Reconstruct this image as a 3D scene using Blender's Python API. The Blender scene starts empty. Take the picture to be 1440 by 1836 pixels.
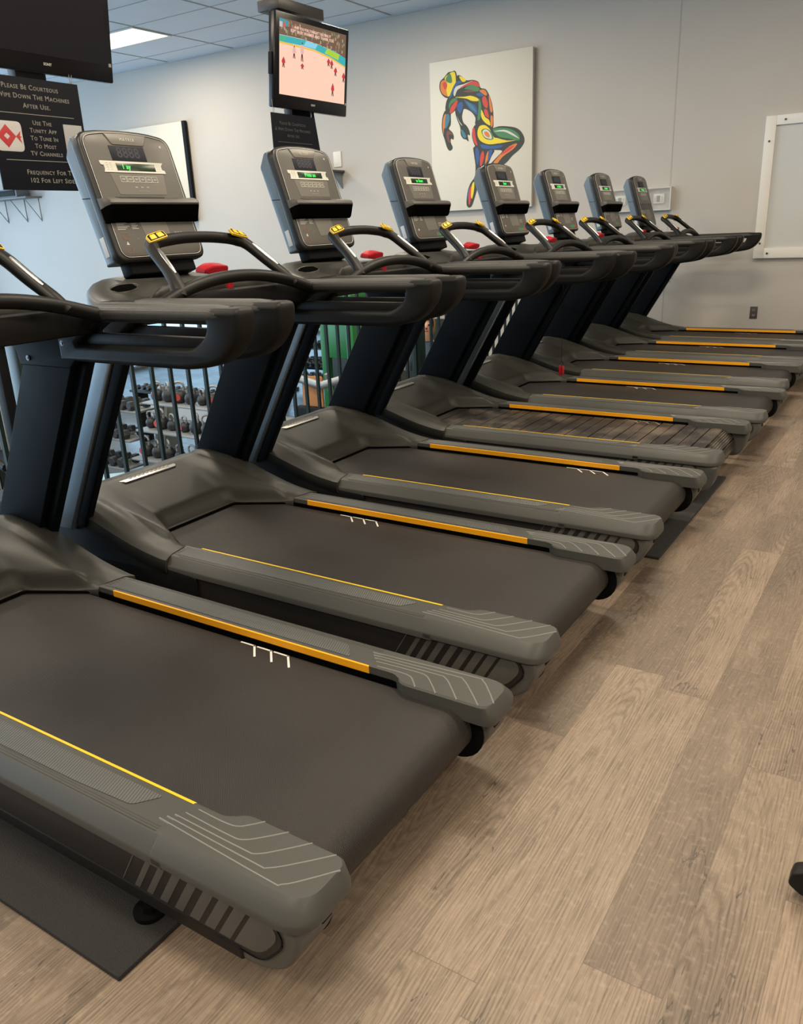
import bpy, bmesh, math, random
from mathutils import Vector, Matrix
S = bpy.context.scene
C = S.collection
random.seed(7)

# ------------------------------------------------------------------ camera
CAM_LOC = (0.0, 0.0, 1.305)
RCAM = ((0.842350, -0.519166, -0.144613), (0.537300, 0.788146, 0.300225), (-0.041890, -0.330595, 0.942843))
cd = bpy.data.cameras.new('camera')
cd.sensor_fit = 'VERTICAL'; cd.sensor_height = 36.0; cd.sensor_width = 36.0
cd.lens = 1448.35 / 1836.0 * 36.0
cd.clip_start = 0.02; cd.clip_end = 200
cam = bpy.data.objects.new('camera', cd); C.objects.link(cam)
cam.matrix_world = Matrix(((RCAM[0][0], RCAM[0][2], -RCAM[0][1], CAM_LOC[0]),
                           (RCAM[1][0], RCAM[1][2], -RCAM[1][1], CAM_LOC[1]),
                           (RCAM[2][0], RCAM[2][2], -RCAM[2][1], CAM_LOC[2]), (0, 0, 0, 1)))
S.camera = cam
# ------------------------------------------------------------------ world, lights, exposure
S.view_settings.view_transform = 'Standard'; S.view_settings.look = 'None'
S.view_settings.gamma = 1.0; S.view_settings.use_curve_mapping = False
S.view_settings.exposure = 0.0
S.cycles.use_denoising = True
S.cycles.max_bounces = 6
S.cycles.sample_clamp_indirect = 4.0
w = bpy.data.worlds.new('world'); S.world = w; w.use_nodes = True
w.node_tree.nodes['Background'].inputs[0].default_value = (0.80, 0.90, 1.0, 1)
w.node_tree.nodes['Background'].inputs[1].default_value = 0.07
CEIL = 3.63; WALLY = 9.0; LOWZ = -1.5; EDGEX = -3.36

def area(name, loc, rot, sx, sy, power, col):
    l = bpy.data.lights.new(name, 'AREA'); l.shape = 'RECTANGLE'; l.size = sx; l.size_y = sy
    l.energy = power; l.color = col
    o = bpy.data.objects.new(name, l); C.objects.link(o); o.location = loc; o.rotation_euler = rot
    return o
LAMPS = [(-8.86, y_) for y_ in (7.64, 5.16, 2.68, .2, -2.28)] + [(-5.14, y_) for y_ in (7.02, 4.54, 2.06, -.42, -2.90)] + [(-1.42, y_) for y_ in (5.78, 3.30, .82, -1.66)] + [(2.30, y_) for y_ in (5.78, 3.30, .82, -1.66)]
LAMP_W = 60.0; WARM = (1.0, 0.85, 0.65)
for lx, ly in LAMPS:
    area('ceiling_lamp_light', (lx, ly, CEIL - 0.035), (0, 0, 0), 1.16, 0.54, LAMP_W, WARM)
# daylight from the big windows of the far left wall
area('window_daylight', (-15.2, -0.5, 0.9), (0, math.radians(-90), 0), 4.6, 17.0, 760.0, (0.52, 0.76, 1.0))

# ------------------------------------------------------------------ materials
MATS = {}
def mat(name, col, rough=0.5, metal=0.0, spec=0.5, emit=None, estr=1.0, alpha=None, trans=0.0):
    if name in MATS: return MATS[name]
    m = bpy.data.materials.new(name); m.use_nodes = True
    b = m.node_tree.nodes['Principled BSDF']
    b.inputs['Base Color'].default_value = (*col, 1); b.inputs['Roughness'].default_value = rough
    b.inputs['Metallic'].default_value = metal; b.inputs['Specular IOR Level'].default_value = spec
    if emit:
        b.inputs['Emission Color'].default_value = (*emit, 1); b.inputs['Emission Strength'].default_value = estr
    if trans: b.inputs['Transmission Weight'].default_value = trans
    MATS[name] = m; return m
class NB:
    def __init__(s, m): s.t = m.node_tree; s.b = s.t.nodes['Principled BSDF']; s.tc = s.t.nodes.new('ShaderNodeTexCoord')
    def n(s, typ, **kw):
        x = s.t.nodes.new(typ)
        for k, v in kw.items(): setattr(x, k, v)
        return x
    def l(s, a, b): s.t.links.new(a, b)
    def val(s, sock, v):
        if isinstance(v, (int, float)): sock.default_value = v
        else: s.l(v, sock)
    def m(s, op, a, b=0.0, c=0.0):
        x = s.n('ShaderNodeMath', operation=op); s.val(x.inputs[0], a); s.val(x.inputs[1], b); s.val(x.inputs[2], c); return x.outputs[0]
    def mix(s, f, a, b, typ='MIX'):
        x = s.n('ShaderNodeMix', data_type='RGBA', blend_type=typ); s.val(x.inputs[0], f)
        for i, v in ((6, a), (7, b)):
            if isinstance(v, tuple): x.inputs[i].default_value = (*v, 1)
            else: s.l(v, x.inputs[i])
        return x.outputs[2]
    def bump(s, h, strength, dist=0.001):
        x = s.n('ShaderNodeBump'); x.inputs['Strength'].default_value = strength; x.inputs['Distance'].default_value = dist
        s.l(h, x.inputs['Height']); s.l(x.outputs[0], s.b.inputs['Normal'])
def noise_rough(m, scale=6, lo=0.3, hi=0.5, grain=True):
    q = NB(m); nz = q.n('ShaderNodeTexNoise'); nz.inputs['Scale'].default_value = scale; nz.inputs['Detail'].default_value = 4
    q.l(q.tc.outputs['Object'], nz.inputs['Vector'])
    mr = q.n('ShaderNodeMapRange'); q.l(nz.outputs[0], mr.inputs[0]); mr.inputs[1].default_value = .3; mr.inputs[2].default_value = .7
    mr.inputs[3].default_value = lo; mr.inputs[4].default_value = hi; q.l(mr.outputs[0], q.b.inputs['Roughness'])
    if grain:
        g = q.n('ShaderNodeTexNoise'); g.inputs['Scale'].default_value = 900; q.l(q.tc.outputs['Object'], g.inputs['Vector'])
        q.bump(g.outputs[0], 0.12, 0.0005)
    return m
HOOD = noise_rough(mat('hood_plastic', (0.042, 0.042, 0.036), .40, spec=.30), 5, .36, .44)
RAIL = noise_rough(mat('rail_plastic', (0.070, 0.070, 0.063), .5, spec=.32), 8, .40, .50)
RIDGE_GLINT = mat('ridge_glint', (0.20, 0.20, 0.19), .35)  # rail plastic made paler, painting the shine on the cap ridges
DARKP = noise_rough(mat('dark_plastic', (0.007, 0.007, 0.007), .5, spec=.3), 8, .45, .55)
GRIPM = noise_rough(mat('grip_rubber', (0.0065, 0.0065, 0.006), .5, spec=.28), 8, .42, .52)
BLACK = mat('black_plastic', (0.003, 0.003, 0.0035), .55, spec=.18)
NAVY = noise_rough(mat('navy_paint', (0.0028, 0.0045, 0.0065), .5, spec=.10), 4, .46, .54)
SHELLB = noise_rough(mat('slate_paint', (0.46, 0.55, 0.63), .36, .85), 4, .32, .40)
SKIRT = noise_rough(mat('skirt_plastic', (0.017, 0.0145, 0.013), .55, spec=.4), 4, .50, .60)
STRIPE = mat('skirt_decal_grey', (0.085, 0.082, 0.073), .5)
ORANGE = mat('orange_strip', (0.98, 0.42, 0.008), .45)
YELLOW = mat('yellow_strip', (0.80, 0.52, 0.02), .45)
YPAD = mat('yellow_pad', (0.85, 0.55, 0.015), .4)
WHITEM = mat('white_print', (0.72, 0.72, 0.68), .5)
GREYPR = mat('grey_print', (0.30, 0.29, 0.26), .5)
PALE = mat('pale_rim', (0.55, 0.54, 0.50), .35)
LTEXT = mat('pale_print', (0.55, 0.55, 0.50), .5)
SILVER = mat('brushed_silver', (0.62, 0.60, 0.57), .28, 1.0)
CHROME = mat('screw_metal', (0.22, 0.22, 0.225), .35, 1.0)
RED = mat('safety_red', (0.42, 0.010, 0.020), .4)
FACE = noise_rough(mat('console_face', (0.090, 0.085, 0.076), .36, spec=.5), 10, .36, .46, False)
FACE2 = mat('console_face_light', (0.15, 0.142, 0.125), .38)
VOID = mat('shade_black', (0.003, 0.003, 0.003), 1.0, spec=0.0)  # black without sheen that paints shade into gaps and hollows
LCD = mat('dark_display', (0.012, 0.014, 0.022), .55, spec=.2)
LCDSEG = mat('display_segment', (0.045, 0.050, 0.065), .5, spec=.2)
LEDBG = mat('led_background', (0.004, 0.025, 0.006), .3)
LEDG = mat('led_green', (0.02, 0.5, 0.05), .4, emit=(0.05, 1.0, 0.12), estr=1.3)
DISPW = mat('display_white', (0.62, 0.62, 0.56), .45)
CONSIDE = noise_rough(mat('console_shell', (0.13, 0.18, 0.235), .30), 5, .26, .34, False)
CONEDGE = noise_rough(mat('console_edge', (0.013, 0.0133, 0.013), .38), 8, .34, .42, False)
KEYG = mat('key_green', (0.03, 0.30, 0.10), .5); KEYR = mat('key_red', (0.50, 0.05, 0.05), .5)
KEYO = mat('key_rust', (0.30, 0.10, 0.05), .5)
RUBBER = mat('mat_rubber', (0.022, 0.021, 0.020), .85)
q = NB(RUBBER); nz = q.n('ShaderNodeTexNoise'); nz.inputs['Scale'].default_value = 260; nz.inputs['Detail'].default_value = 3
q.l(q.tc.outputs['Object'], nz.inputs['Vector']); q.bump(nz.outputs[0], .9, .003)
vz_ = q.n('ShaderNodeTexVoronoi'); vz_.inputs['Scale'].default_value = 160; q.l(q.tc.outputs['Object'], vz_.inputs['Vector'])
q.l(q.mix(q.m('LESS_THAN', vz_.outputs[0], .10), (0.022, .021, .020), (0.075, .07, .064)), q.b.inputs['Base Color'])

BELT = mat('belt_weave', (0.055, 0.050, 0.046), .48, spec=.32)
q = NB(BELT); sp = q.n('ShaderNodeSeparateXYZ'); q.l(q.tc.outputs['Object'], sp.inputs[0])
P2 = 2 * math.pi
bx_ = q.m('SINE', q.m('MULTIPLY', sp.outputs[0], P2 / .0052)); by_ = q.m('SINE', q.m('MULTIPLY', sp.outputs[1], P2 / .0052))
pr = q.m('MULTIPLY', bx_, by_); hh = q.m('MULTIPLY_ADD', pr, .5, .5)
nz = q.n('ShaderNodeTexNoise'); nz.inputs['Scale'].default_value = 3.5; nz.inputs['Detail'].default_value = 5; q.l(q.tc.outputs['Object'], nz.inputs['Vector'])
base = q.mix(hh, (0.013, 0.0115, 0.0105), (0.033, 0.0295, 0.027))
wear = q.mix(q.m('MULTIPLY', q.m('MAXIMUM', q.m('SUBTRACT', nz.outputs[0], .45), 0.0), 1.2), base, (0.040, 0.037, 0.035))
q.l(wear, q.b.inputs['Base Color']); q.bump(hh, .5, .0012)

SLATM = mat('slat_rubber', (0.050, 0.043, 0.038), .42)
q = NB(SLATM); sp = q.n('ShaderNodeSeparateXYZ'); q.l(q.tc.outputs['Object'], sp.inputs[0])
rb = q.m('MULTIPLY_ADD', q.m('SINE', q.m('MULTIPLY', sp.outputs[0], P2 / .0088)), .5, .5)
nz = q.n('ShaderNodeTexNoise'); nz.inputs['Scale'].default_value = 7; nz.inputs['Detail'].default_value = 6; q.l(q.tc.outputs['Object'], nz.inputs['Vector'])
cr = q.mix(q.m('MULTIPLY', q.m('MAXIMUM', q.m('SUBTRACT', nz.outputs[0], .42), 0.0), 3.0), (0.028, .024, .022), (0.34, .27, .20))
q.l(q.mix(rb, (0.020, .018, .017), cr), q.b.inputs['Base Color']); q.bump(rb, .8, .003)

HATCH = mat('grip_hatch', (0.115, 0.120, 0.112), .5)
q = NB(HATCH); sp = q.n('ShaderNodeSeparateXYZ'); q.l(q.tc.outputs['Object'], sp.inputs[0])
ht = q.m('MULTIPLY_ADD', q.m('SINE', q.m('MULTIPLY', q.m('ADD', sp.outputs[0], q.m('MULTIPLY', sp.outputs[1], .35)), P2 / .0075)), .5, .5)
q.l(q.mix(ht, (0.045, .048, .045), (0.105, .110, .103)), q.b.inputs['Base Color']); q.bump(ht, .5, .0012)
KNURL = mat('knurled_grip', (0.075, 0.073, 0.066), .45)
q = NB(KNURL); sp = q.n('ShaderNodeSeparateXYZ'); q.l(q.tc.outputs['Object'], sp.inputs[0])
ka = q.m('SINE', q.m('MULTIPLY', q.m('ADD', sp.outputs[0], sp.outputs[1]), P2 / .009)); kb_ = q.m('SINE', q.m('MULTIPLY', q.m('SUBTRACT', sp.outputs[0], sp.outputs[1]), P2 / .009))
kh = q.m('MULTIPLY_ADD', q.m('MULTIPLY', ka, kb_), .5, .5)
q.l(q.mix(kh, (0.010, .0095, .009), (0.055, .054, .048)), q.b.inputs['Base Color']); q.bump(kh, .5, .0015)

# --- vinyl plank floor
FLOORM = mat('vinyl_planks', (0.40, 0.31, 0.23), .42)
q = NB(FLOORM); sp = q.n('ShaderNodeSeparateXYZ'); q.l(q.tc.outputs['Object'], sp.inputs[0])
PW, PL = 0.148, 1.22
u = q.m('DIVIDE', q.m('ADD', sp.outputs[0], 0.524), PW); ci = q.m('FLOOR', u); fu = q.m('FRACT', u)
wn = q.n('ShaderNodeTexWhiteNoise', noise_dimensions='1D'); q.l(ci, wn.inputs['W'])
v_ = q.m('ADD', q.m('DIVIDE', sp.outputs[1], PL), q.m('MULTIPLY', wn.outputs[0], 7.31)); ri = q.m('FLOOR', v_); fv = q.m('FRACT', v_)
cb = q.n('ShaderNodeCombineXYZ'); q.l(ci, cb.inputs[0]); q.l(ri, cb.inputs[1])
wn2 = q.n('ShaderNodeTexWhiteNoise', noise_dimensions='3D'); q.l(cb.outputs[0], wn2.inputs['Vector'])
rs = q.n('ShaderNodeSeparateColor'); q.l(wn2.outputs['Color'], rs.inputs[0])
# grain coordinates, stretched along the plank and shifted per plank
gc = q.n('ShaderNodeCombineXYZ')
q.l(q.m('ADD', q.m('MULTIPLY', sp.outputs[0], 1.0), q.m('MULTIPLY', rs.outputs[0], 37.0)), gc.inputs[0])
q.l(q.m('ADD', q.m('MULTIPLY', sp.outputs[1], .13), q.m('MULTIPLY', rs.outputs[1], 23.0)), gc.inputs[1])
gf = q.n('ShaderNodeCombineXYZ'); q.l(q.m('ADD', sp.outputs[0], q.m('MULTIPLY', rs.outputs[1], 11.0)), gf.inputs[0]); q.l(q.m('MULTIPLY', sp.outputs[1], .03), gf.inputs[1])
n1 = q.n('ShaderNodeTexNoise'); n1.inputs['Scale'].default_value = 9.0; n1.inputs['Detail'].default_value = 3; q.l(gc.outputs[0], n1.inputs['Vector'])
rx = q.m('MULTIPLY', q.m('ADD', q.m('SUBTRACT', fu, .5), q.m('MULTIPLY', q.m('SUBTRACT', rs.outputs[2], .5), 1.5)), PW)
ry = q.m('MULTIPLY', q.m('SUBTRACT', fv, rs.outputs[1]), PL * .085)
rd = q.m('SQRT', q.m('ADD', q.m('MULTIPLY', rx, rx), q.m('MULTIPLY', ry, ry)))
rd = q.m('ADD', rd, q.m('MULTIPLY', n1.outputs[0], .055))
ring = q.m('SINE', q.m('MULTIPLY', rd, 6.2832 / .0068)); ring = q.m('POWER', q.m('MULTIPLY_ADD', ring, .5, .5), 2.2)
n2 = q.n('ShaderNodeTexNoise'); n2.inputs['Scale'].default_value = 260; n2.inputs['Detail'].default_value = 3; n2.inputs['Roughness'].default_value = .6; q.l(gf.outputs[0], n2.inputs['Vector'])
gc2 = q.n('ShaderNodeCombineXYZ'); q.l(q.m('ADD', sp.outputs[0], q.m('MULTIPLY', rs.outputs[2], 19.0)), gc2.inputs[0]); q.l(q.m('MULTIPLY', sp.outputs[1], .28), gc2.inputs[1])
n3 = q.n('ShaderNodeTexNoise'); n3.inputs['Scale'].default_value = 4.5; n3.inputs['Detail'].default_value = 6; n3.inputs['Roughness'].default_value = .62; q.l(gc2.outputs[0], n3.inputs['Vector'])
n4 = q.n('ShaderNodeTexNoise'); n4.inputs['Scale'].default_value = 60; n4.inputs['Detail'].default_value = 5; q.l(q.tc.outputs['Object'], n4.inputs['Vector'])
c0 = q.mix(q.m('MULTIPLY_ADD', rs.outputs[0], 1.0, 0.0), (0.165, 0.125, 0.091), (0.315, 0.238, 0.172))
c1 = q.mix(q.m('MULTIPLY', q.m('MAXIMUM', q.m('MULTIPLY_ADD', n3.outputs[0], 4.0, -2.0), 0.0), .75), c0, (0.085, 0.068, 0.054))
c1b = q.mix(q.m('MAXIMUM', q.m('MULTIPLY_ADD', n3.outputs[0], -2.6, 1.10), 0.0), c1, (0.44, 0.345, 0.255))
rmask = q.m('MAXIMUM', q.m('MINIMUM', q.m('MULTIPLY_ADD', n3.outputs[0], 5.0, -1.9), 1.0), .22)
c2 = q.mix(q.m('MULTIPLY', q.m('MULTIPLY', ring, .78), rmask), c1b, (0.115, 0.082, 0.057))
c3 = q.mix(q.m('MULTIPLY', q.m('MAXIMUM', q.m('MULTIPLY_ADD', n2.outputs[0], 3.5, -1.62), 0.0), .85), c2, (0.095, 0.070, 0.050))
n5 = q.n('ShaderNodeTexNoise'); n5.inputs['Scale'].default_value = 11; n5.inputs['Detail'].default_value = 5; q.l(gc.outputs[0], n5.inputs['Vector'])
crk = q.m('MULTIPLY', q.m('LESS_THAN', q.m('ABSOLUTE', q.m('SUBTRACT', n5.outputs[0], .5)), .0035), q.m('GREATER_THAN', n3.outputs[0], .54))
c3 = q.mix(q.m('MULTIPLY', crk, .75), c3, (0.05, 0.04, 0.032))
c3b = q.mix(q.m('MULTIPLY', q.m('MAXIMUM', q.m('MULTIPLY_ADD', n4.outputs[0], 3.0, -1.6), 0.0), .35), c3, (0.50, 0.40, 0.30))
vk = q.n('ShaderNodeTexVoronoi'); vk.inputs['Scale'].default_value = 2.3; gk = q.n('ShaderNodeCombineXYZ'); q.l(sp.outputs[0], gk.inputs[0]); q.l(q.m('MULTIPLY', sp.outputs[1], .6), gk.inputs[1]); q.l(gk.outputs[0], vk.inputs['Vector'])
knot = q.m('MAXIMUM', q.m('MULTIPLY_ADD', q.m('ADD', vk.outputs[0], q.m('MULTIPLY', n4.outputs[0], .05)), -13.0, 1.5), 0.0)
c4 = q.mix(q.m('MINIMUM', q.m('MULTIPLY', knot, .6), .62), c3b, (0.085, 0.072, 0.058))
eu = q.m('LESS_THAN', q.m('MINIMUM', fu, q.m('SUBTRACT', 1.0, fu)), .007); ev = q.m('LESS_THAN', q.m('MINIMUM', fv, q.m('SUBTRACT', 1.0, fv)), .0010)
c5 = q.mix(q.m('MULTIPLY', q.m('MAXIMUM', eu, ev), .55), c4, (0.10, 0.078, 0.058))
q.l(c5, q.b.inputs['Base Color'])
q.bump(q.m('ADD', q.m('MULTIPLY', ring, -.4), q.m('MULTIPLY', n2.outputs[0], -1.0)), .25, .0012)
q.l(q.m('MULTIPLY_ADD', n2.outputs[0], .25, .34), q.b.inputs['Roughness'])

def painted(name, col, bs=18):
    m = mat(name, col, .62); q = NB(m); nz = q.n('ShaderNodeTexNoise'); nz.inputs['Scale'].default_value = bs; nz.inputs['Detail'].default_value = 8
    q.l(q.tc.outputs['Object'], nz.inputs['Vector']); q.bump(nz.outputs[0], .12, .004)
    n2 = q.n('ShaderNodeTexNoise'); n2.inputs['Scale'].default_value = 1.3; q.l(q.tc.outputs['Object'], n2.inputs['Vector'])
    q.l(q.mix(n2.outputs[0], tuple(c * .95 for c in col), tuple(min(1, c * 1.05) for c in col)), q.b.inputs['Base Color']); return m
WALLM = painted('wall_paint', (0.51, 0.480, 0.440))
TRIMW = painted('white_trim', (0.78, 0.76, 0.71))
CEILM = painted('ceiling_tile', (0.66, 0.73, 0.82), 240)
TBAR = mat('ceiling_tbar', (0.30, 0.32, 0.34), .5)
RUBF = noise_rough(mat('gym_rubber_floor', (0.10, 0.12, 0.13), .35), 3, .22, .36, False)
MIRROR = mat('mirror_glass', (0.36, 0.41, 0.43), .03, 1.0)
GLASSG = mat('window_film', (0.62, 0.64, 0.64), .16, spec=.6)
LAMPM = mat('lamp_diffuser', (0.9, 0.9, 0.86), .5, emit=(1.0, 0.96, 0.86), estr=1.6)
DAYM = mat('daylight_glass', (0.6, 0.75, 0.9), .4, emit=(0.66, 0.86, 1.0), estr=1.5)
GREEN = mat('green_steel', (0.012, 0.16, 0.035), .4); PALEB = mat('pale_blue_vinyl', (0.36, 0.52, 0.58), .4)
STEEL = mat('grey_steel', (0.30, 0.31, 0.31), .38, .3); DUMB = noise_rough(mat('dumbbell_rubber', (0.020, 0.021, 0.022), .40), 9, .4, .5)
HANDLE = mat('dumbbell_handle', (0.55, 0.54, 0.52), .25, 1.0); RAILG = mat('railing_paint', (0.010, 0.022, 0.020), .32)
ORNG = mat('orange_board', (0.36, 0.15, 0.035), .5); TVB = mat('tv_gloss', (0.006, 0.006, 0.008), .25, spec=.3); TVS = mat('tv_screen_off', (0.011, 0.011, 0.016), .35, spec=.2)
SIGNM = mat('sign_board', (0.006, 0.007, 0.012), .55, spec=.15); SKIN = mat('skin', (0.55, 0.30, 0.20), .5); SHIRT = mat('slate_shirt', (0.05, 0.08, 0.11), .8); HAIR = mat('hair_blond', (0.32, 0.19, 0.07), .6); PANTS = mat('black_leggings', (0.012, 0.012, 0.014), .7)

# ------------------------------------------------------------------ mesh helpers
def link(name, me, m=None, parent=None, loc=None, smooth=False, auto=None):
    o = bpy.data.objects.new(name, me); C.objects.link(o)
    if m is not None:
        me.materials.clear(); me.materials.append(m)
    if parent: o.parent = parent
    if loc: o.location = loc
    if smooth:
        for p in me.polygons: p.use_smooth = True
    if auto is not None:
        me.set_sharp_from_angle(angle=math.radians(auto))
    return o
def tag(o, label=None, cat=None, group=None, kind=None):
    for k, v in (('label', label), ('category', cat), ('group', group), ('kind', kind)):
        if v: o[k] = v
    return o
def empty(name, loc, label, cat, group=None, rz=0):
    o = bpy.data.objects.new(name, None); C.objects.link(o); o.location = loc; o.rotation_euler = (0, 0, rz); o.empty_display_size = .1
    return tag(o, label, cat, group)
def bm_mesh(bm, name):
    me = bpy.data.meshes.new(name); bmesh.ops.recalc_face_normals(bm, faces=bm.faces); bm.to_mesh(me); bm.free(); return me
def add_box(bm, x0, x1, y0, y1, z0, z1, bev=0.0, seg=2, M=None):
    r = bmesh.ops.create_cube(bm, size=1)
    vs = r['verts']
    for v in vs: v.co = Vector(((x0 + x1) / 2 + v.co.x * (x1 - x0), (y0 + y1) / 2 + v.co.y * (y1 - y0), (z0 + z1) / 2 + v.co.z * (z1 - z0)))
    if bev:
        es = list({e for v in vs for e in v.link_edges})
        rr = bmesh.ops.bevel(bm, geom=es, offset=bev, segments=seg, profile=.5, affect='EDGES'); vs = list({v for f in rr['faces'] for v in f.verts} | {v for v in vs if v.is_valid})
    if M is not None:
        for v in vs: v.co = M @ v.co
def box(name, x0, x1, y0, y1, z0, z1, m, parent=None, bev=0.0, M=None, seg=2):
    bm = bmesh.new(); add_box(bm, x0, x1, y0, y1, z0, z1, bev, seg, M)
    return link(name, bm_mesh(bm, name), m, parent, smooth=bev > 0, auto=35 if bev > 0 else None)
def boxes(name, lst, m, parent=None, bev=0.0):
    bm = bmesh.new()
    for b in lst: add_box(bm, *b, bev)
    return link(name, bm_mesh(bm, name), m, parent, smooth=bev > 0, auto=35 if bev > 0 else None)
def loft(bm, rings, cap=True, closed=True):
    R = [[bm.verts.new(p) for p in r] for r in rings]; n = len(R[0])
    for a, b in zip(R, R[1:]):
        for i in range(n if closed else n - 1):
            bm.faces.new((a[i], a[(i + 1) % n], b[(i + 1) % n], b[i]))
    if cap and closed:
        bm.faces.new(R[0][::-1]); bm.faces.new(R[-1])
def catmull(pts, k=6, closed=False):
    P = [Vector(p) for p in pts]; out = []; n = len(P)
    rng = range(n) if closed else range(n - 1)
    for i in rng:
        p0 = P[i - 1] if (closed or i > 0) else P[0] * 2 - P[1]
        p1 = P[i]; p2 = P[(i + 1) % n]
        p3 = P[(i + 2) % n] if (closed or i + 2 < n) else P[-1] * 2 - P[-2]
        for j in range(k):
            t = j / k
            out.append(.5 * ((2 * p1) + (-p0 + p2) * t + (2 * p0 - 5 * p1 + 4 * p2 - p3) * t * t + (-p0 + 3 * p1 - 3 * p2 + p3) * t ** 3))
    if not closed: out.append(P[-1])
    return out
def sweep(bm, path, rad, seg=12, up=Vector((0, 0, 1)), cap=True):
    """rad: float, (ra, rb) or list per point; ra sideways, rb along up"""
    P = [Vector(p) for p in path]; rings = []
    for i, p in enumerate(P):
        t = (P[min(i + 1, len(P) - 1)] - P[max(i - 1, 0)]).normalized()
        s = t.cross(up)
        if s.length < 1e-4: s = t.cross(Vector((0, 1, 0)))
        s.normalize(); v = s.cross(t)
        r = rad[i] if isinstance(rad, list) else rad
        ra, rb = r if isinstance(r, tuple) else (r, r)
        rings.append([p + s * math.cos(a) * ra + v * math.sin(a) * rb for a in [2 * math.pi * k / seg for k in range(seg)]])
    loft(bm, rings, cap)
def tube(name, path, rad, m, parent=None, seg=12, k=0, up=Vector((0, 0, 1))):
    pts = catmull(path, k) if k else path
    if isinstance(rad, list) and k:
        rr = []
        for i in range(len(pts)):
            f = i / k; a = min(int(f), len(rad) - 1); b = min(a + 1, len(rad) - 1); t = f - a
            ra = rad[a] if isinstance(rad[a], tuple) else (rad[a], rad[a]); rb = rad[b] if isinstance(rad[b], tuple) else (rad[b], rad[b])
            rr.append((ra[0] * (1 - t) + rb[0] * t, ra[1] * (1 - t) + rb[1] * t))
        rad = rr
    bm = bmesh.new(); sweep(bm, pts, rad, seg, up)
    return link(name, bm_mesh(bm, name), m, parent, smooth=True, auto=50)
def tubes(name, lst, m, parent=None, seg=8):
    bm = bmesh.new()
    for path, r in lst: sweep(bm, path, r, seg)
    return link(name, bm_mesh(bm, name), m, parent, smooth=True, auto=50)
def cyl_bm(bm, p, q_, r, seg=20): sweep(bm, [p, q_], r, seg)
def rounded(pts, r, seg=5):
    """round the corners of a 2D polygon; r float or list"""
    out = []; n = len(pts)
    for i in range(n):
        p = Vector(pts[i]); a = Vector(pts[i - 1]); b = Vector(pts[(i + 1) % n]); rr = r[i] if isinstance(r, list) else r
        if rr <= 0: out.append((p.x, p.y)); continue
        da = (a - p); db = (b - p); la = min(rr, da.length * .48); lb = min(rr, db.length * .48)
        pa = p + da.normalized() * la; pb = p + db.normalized() * lb
        for k in range(seg + 1):
            t = k / seg; c = pa * (1 - t) ** 2 + p * 2 * t * (1 - t) + pb * t * t; out.append((c.x, c.y))
    return out
def plate(name, loops, thick, bev, M, m, parent=None, bres=2, auto=35):
    """filled 2D outline (first loop) with holes; extruded +-thick/2 along local z, mapped by M"""
    cu = bpy.data.curves.new(name, 'CURVE'); cu.dimensions = '2D'; cu.fill_mode = 'BOTH'
    cu.extrude = max(thick / 2 - bev, 0); cu.bevel_depth = bev; cu.bevel_resolution = bres; cu.offset = -bev
    for lp in loops:
        s = cu.splines.new('POLY'); s.points.add(len(lp) - 1); s.use_cyclic_u = True
        for p, c in zip(s.points, lp): p.co = (c[0], c[1], 0, 1)
    o = bpy.data.objects.new(name, cu); me = bpy.data.meshes.new_from_object(o); bpy.data.objects.remove(o); bpy.data.curves.remove(cu)
    me.transform(M)
    bm = bmesh.new(); bm.from_mesh(me); bmesh.ops.remove_doubles(bm, verts=bm.verts, dist=1e-6); bmesh.ops.recalc_face_normals(bm, faces=bm.faces); bm.to_mesh(me); bm.free(); me.name = name
    return link(name, me, m, parent, smooth=bev > 0, auto=auto if bev > 0 else None)
def text(name, s, size, M, m, parent=None, align='CENTER', ext=0.0006, caps=False, space=1.0, bold=0.0, lines=1.0):
    cu = bpy.data.curves.new(name, 'FONT'); cu.body = s; cu.size = size; cu.extrude = ext; cu.align_x = align; cu.align_y = 'CENTER'; cu.space_character = space
    cu.resolution_u = 2; cu.offset = bold; cu.space_line = lines
    if caps:
        cu.small_caps_scale = .78
        for f in cu.body_format: f.use_small_caps = True
    o = bpy.data.objects.new(name, cu); C.objects.link(o); bpy.context.view_layer.update()
    dg = bpy.context.evaluated_depsgraph_get(); me = bpy.data.meshes.new_from_object(o.evaluated_get(dg)); bpy.data.objects.remove(o); bpy.data.curves.remove(cu)
    me.transform(M); me.name = name
    return link(name, me, m, parent)
def frame(origin, ux, uy):
    """matrix mapping local x->ux, y->uy, z->ux x uy"""
    ux = Vector(ux).normalized(); uy = Vector(uy).normalized(); uz = ux.cross(uy)
    return Matrix(((ux.x, uy.x, uz.x, origin[0]), (ux.y, uy.y, uz.y, origin[1]), (ux.z, uy.z, uz.z, origin[2]), (0, 0, 0, 1)))
XZ = lambda x, y, z: frame((x, y, z), (1, 0, 0), (0, 0, 1))      # local plane = world xz, local z points to -y
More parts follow.
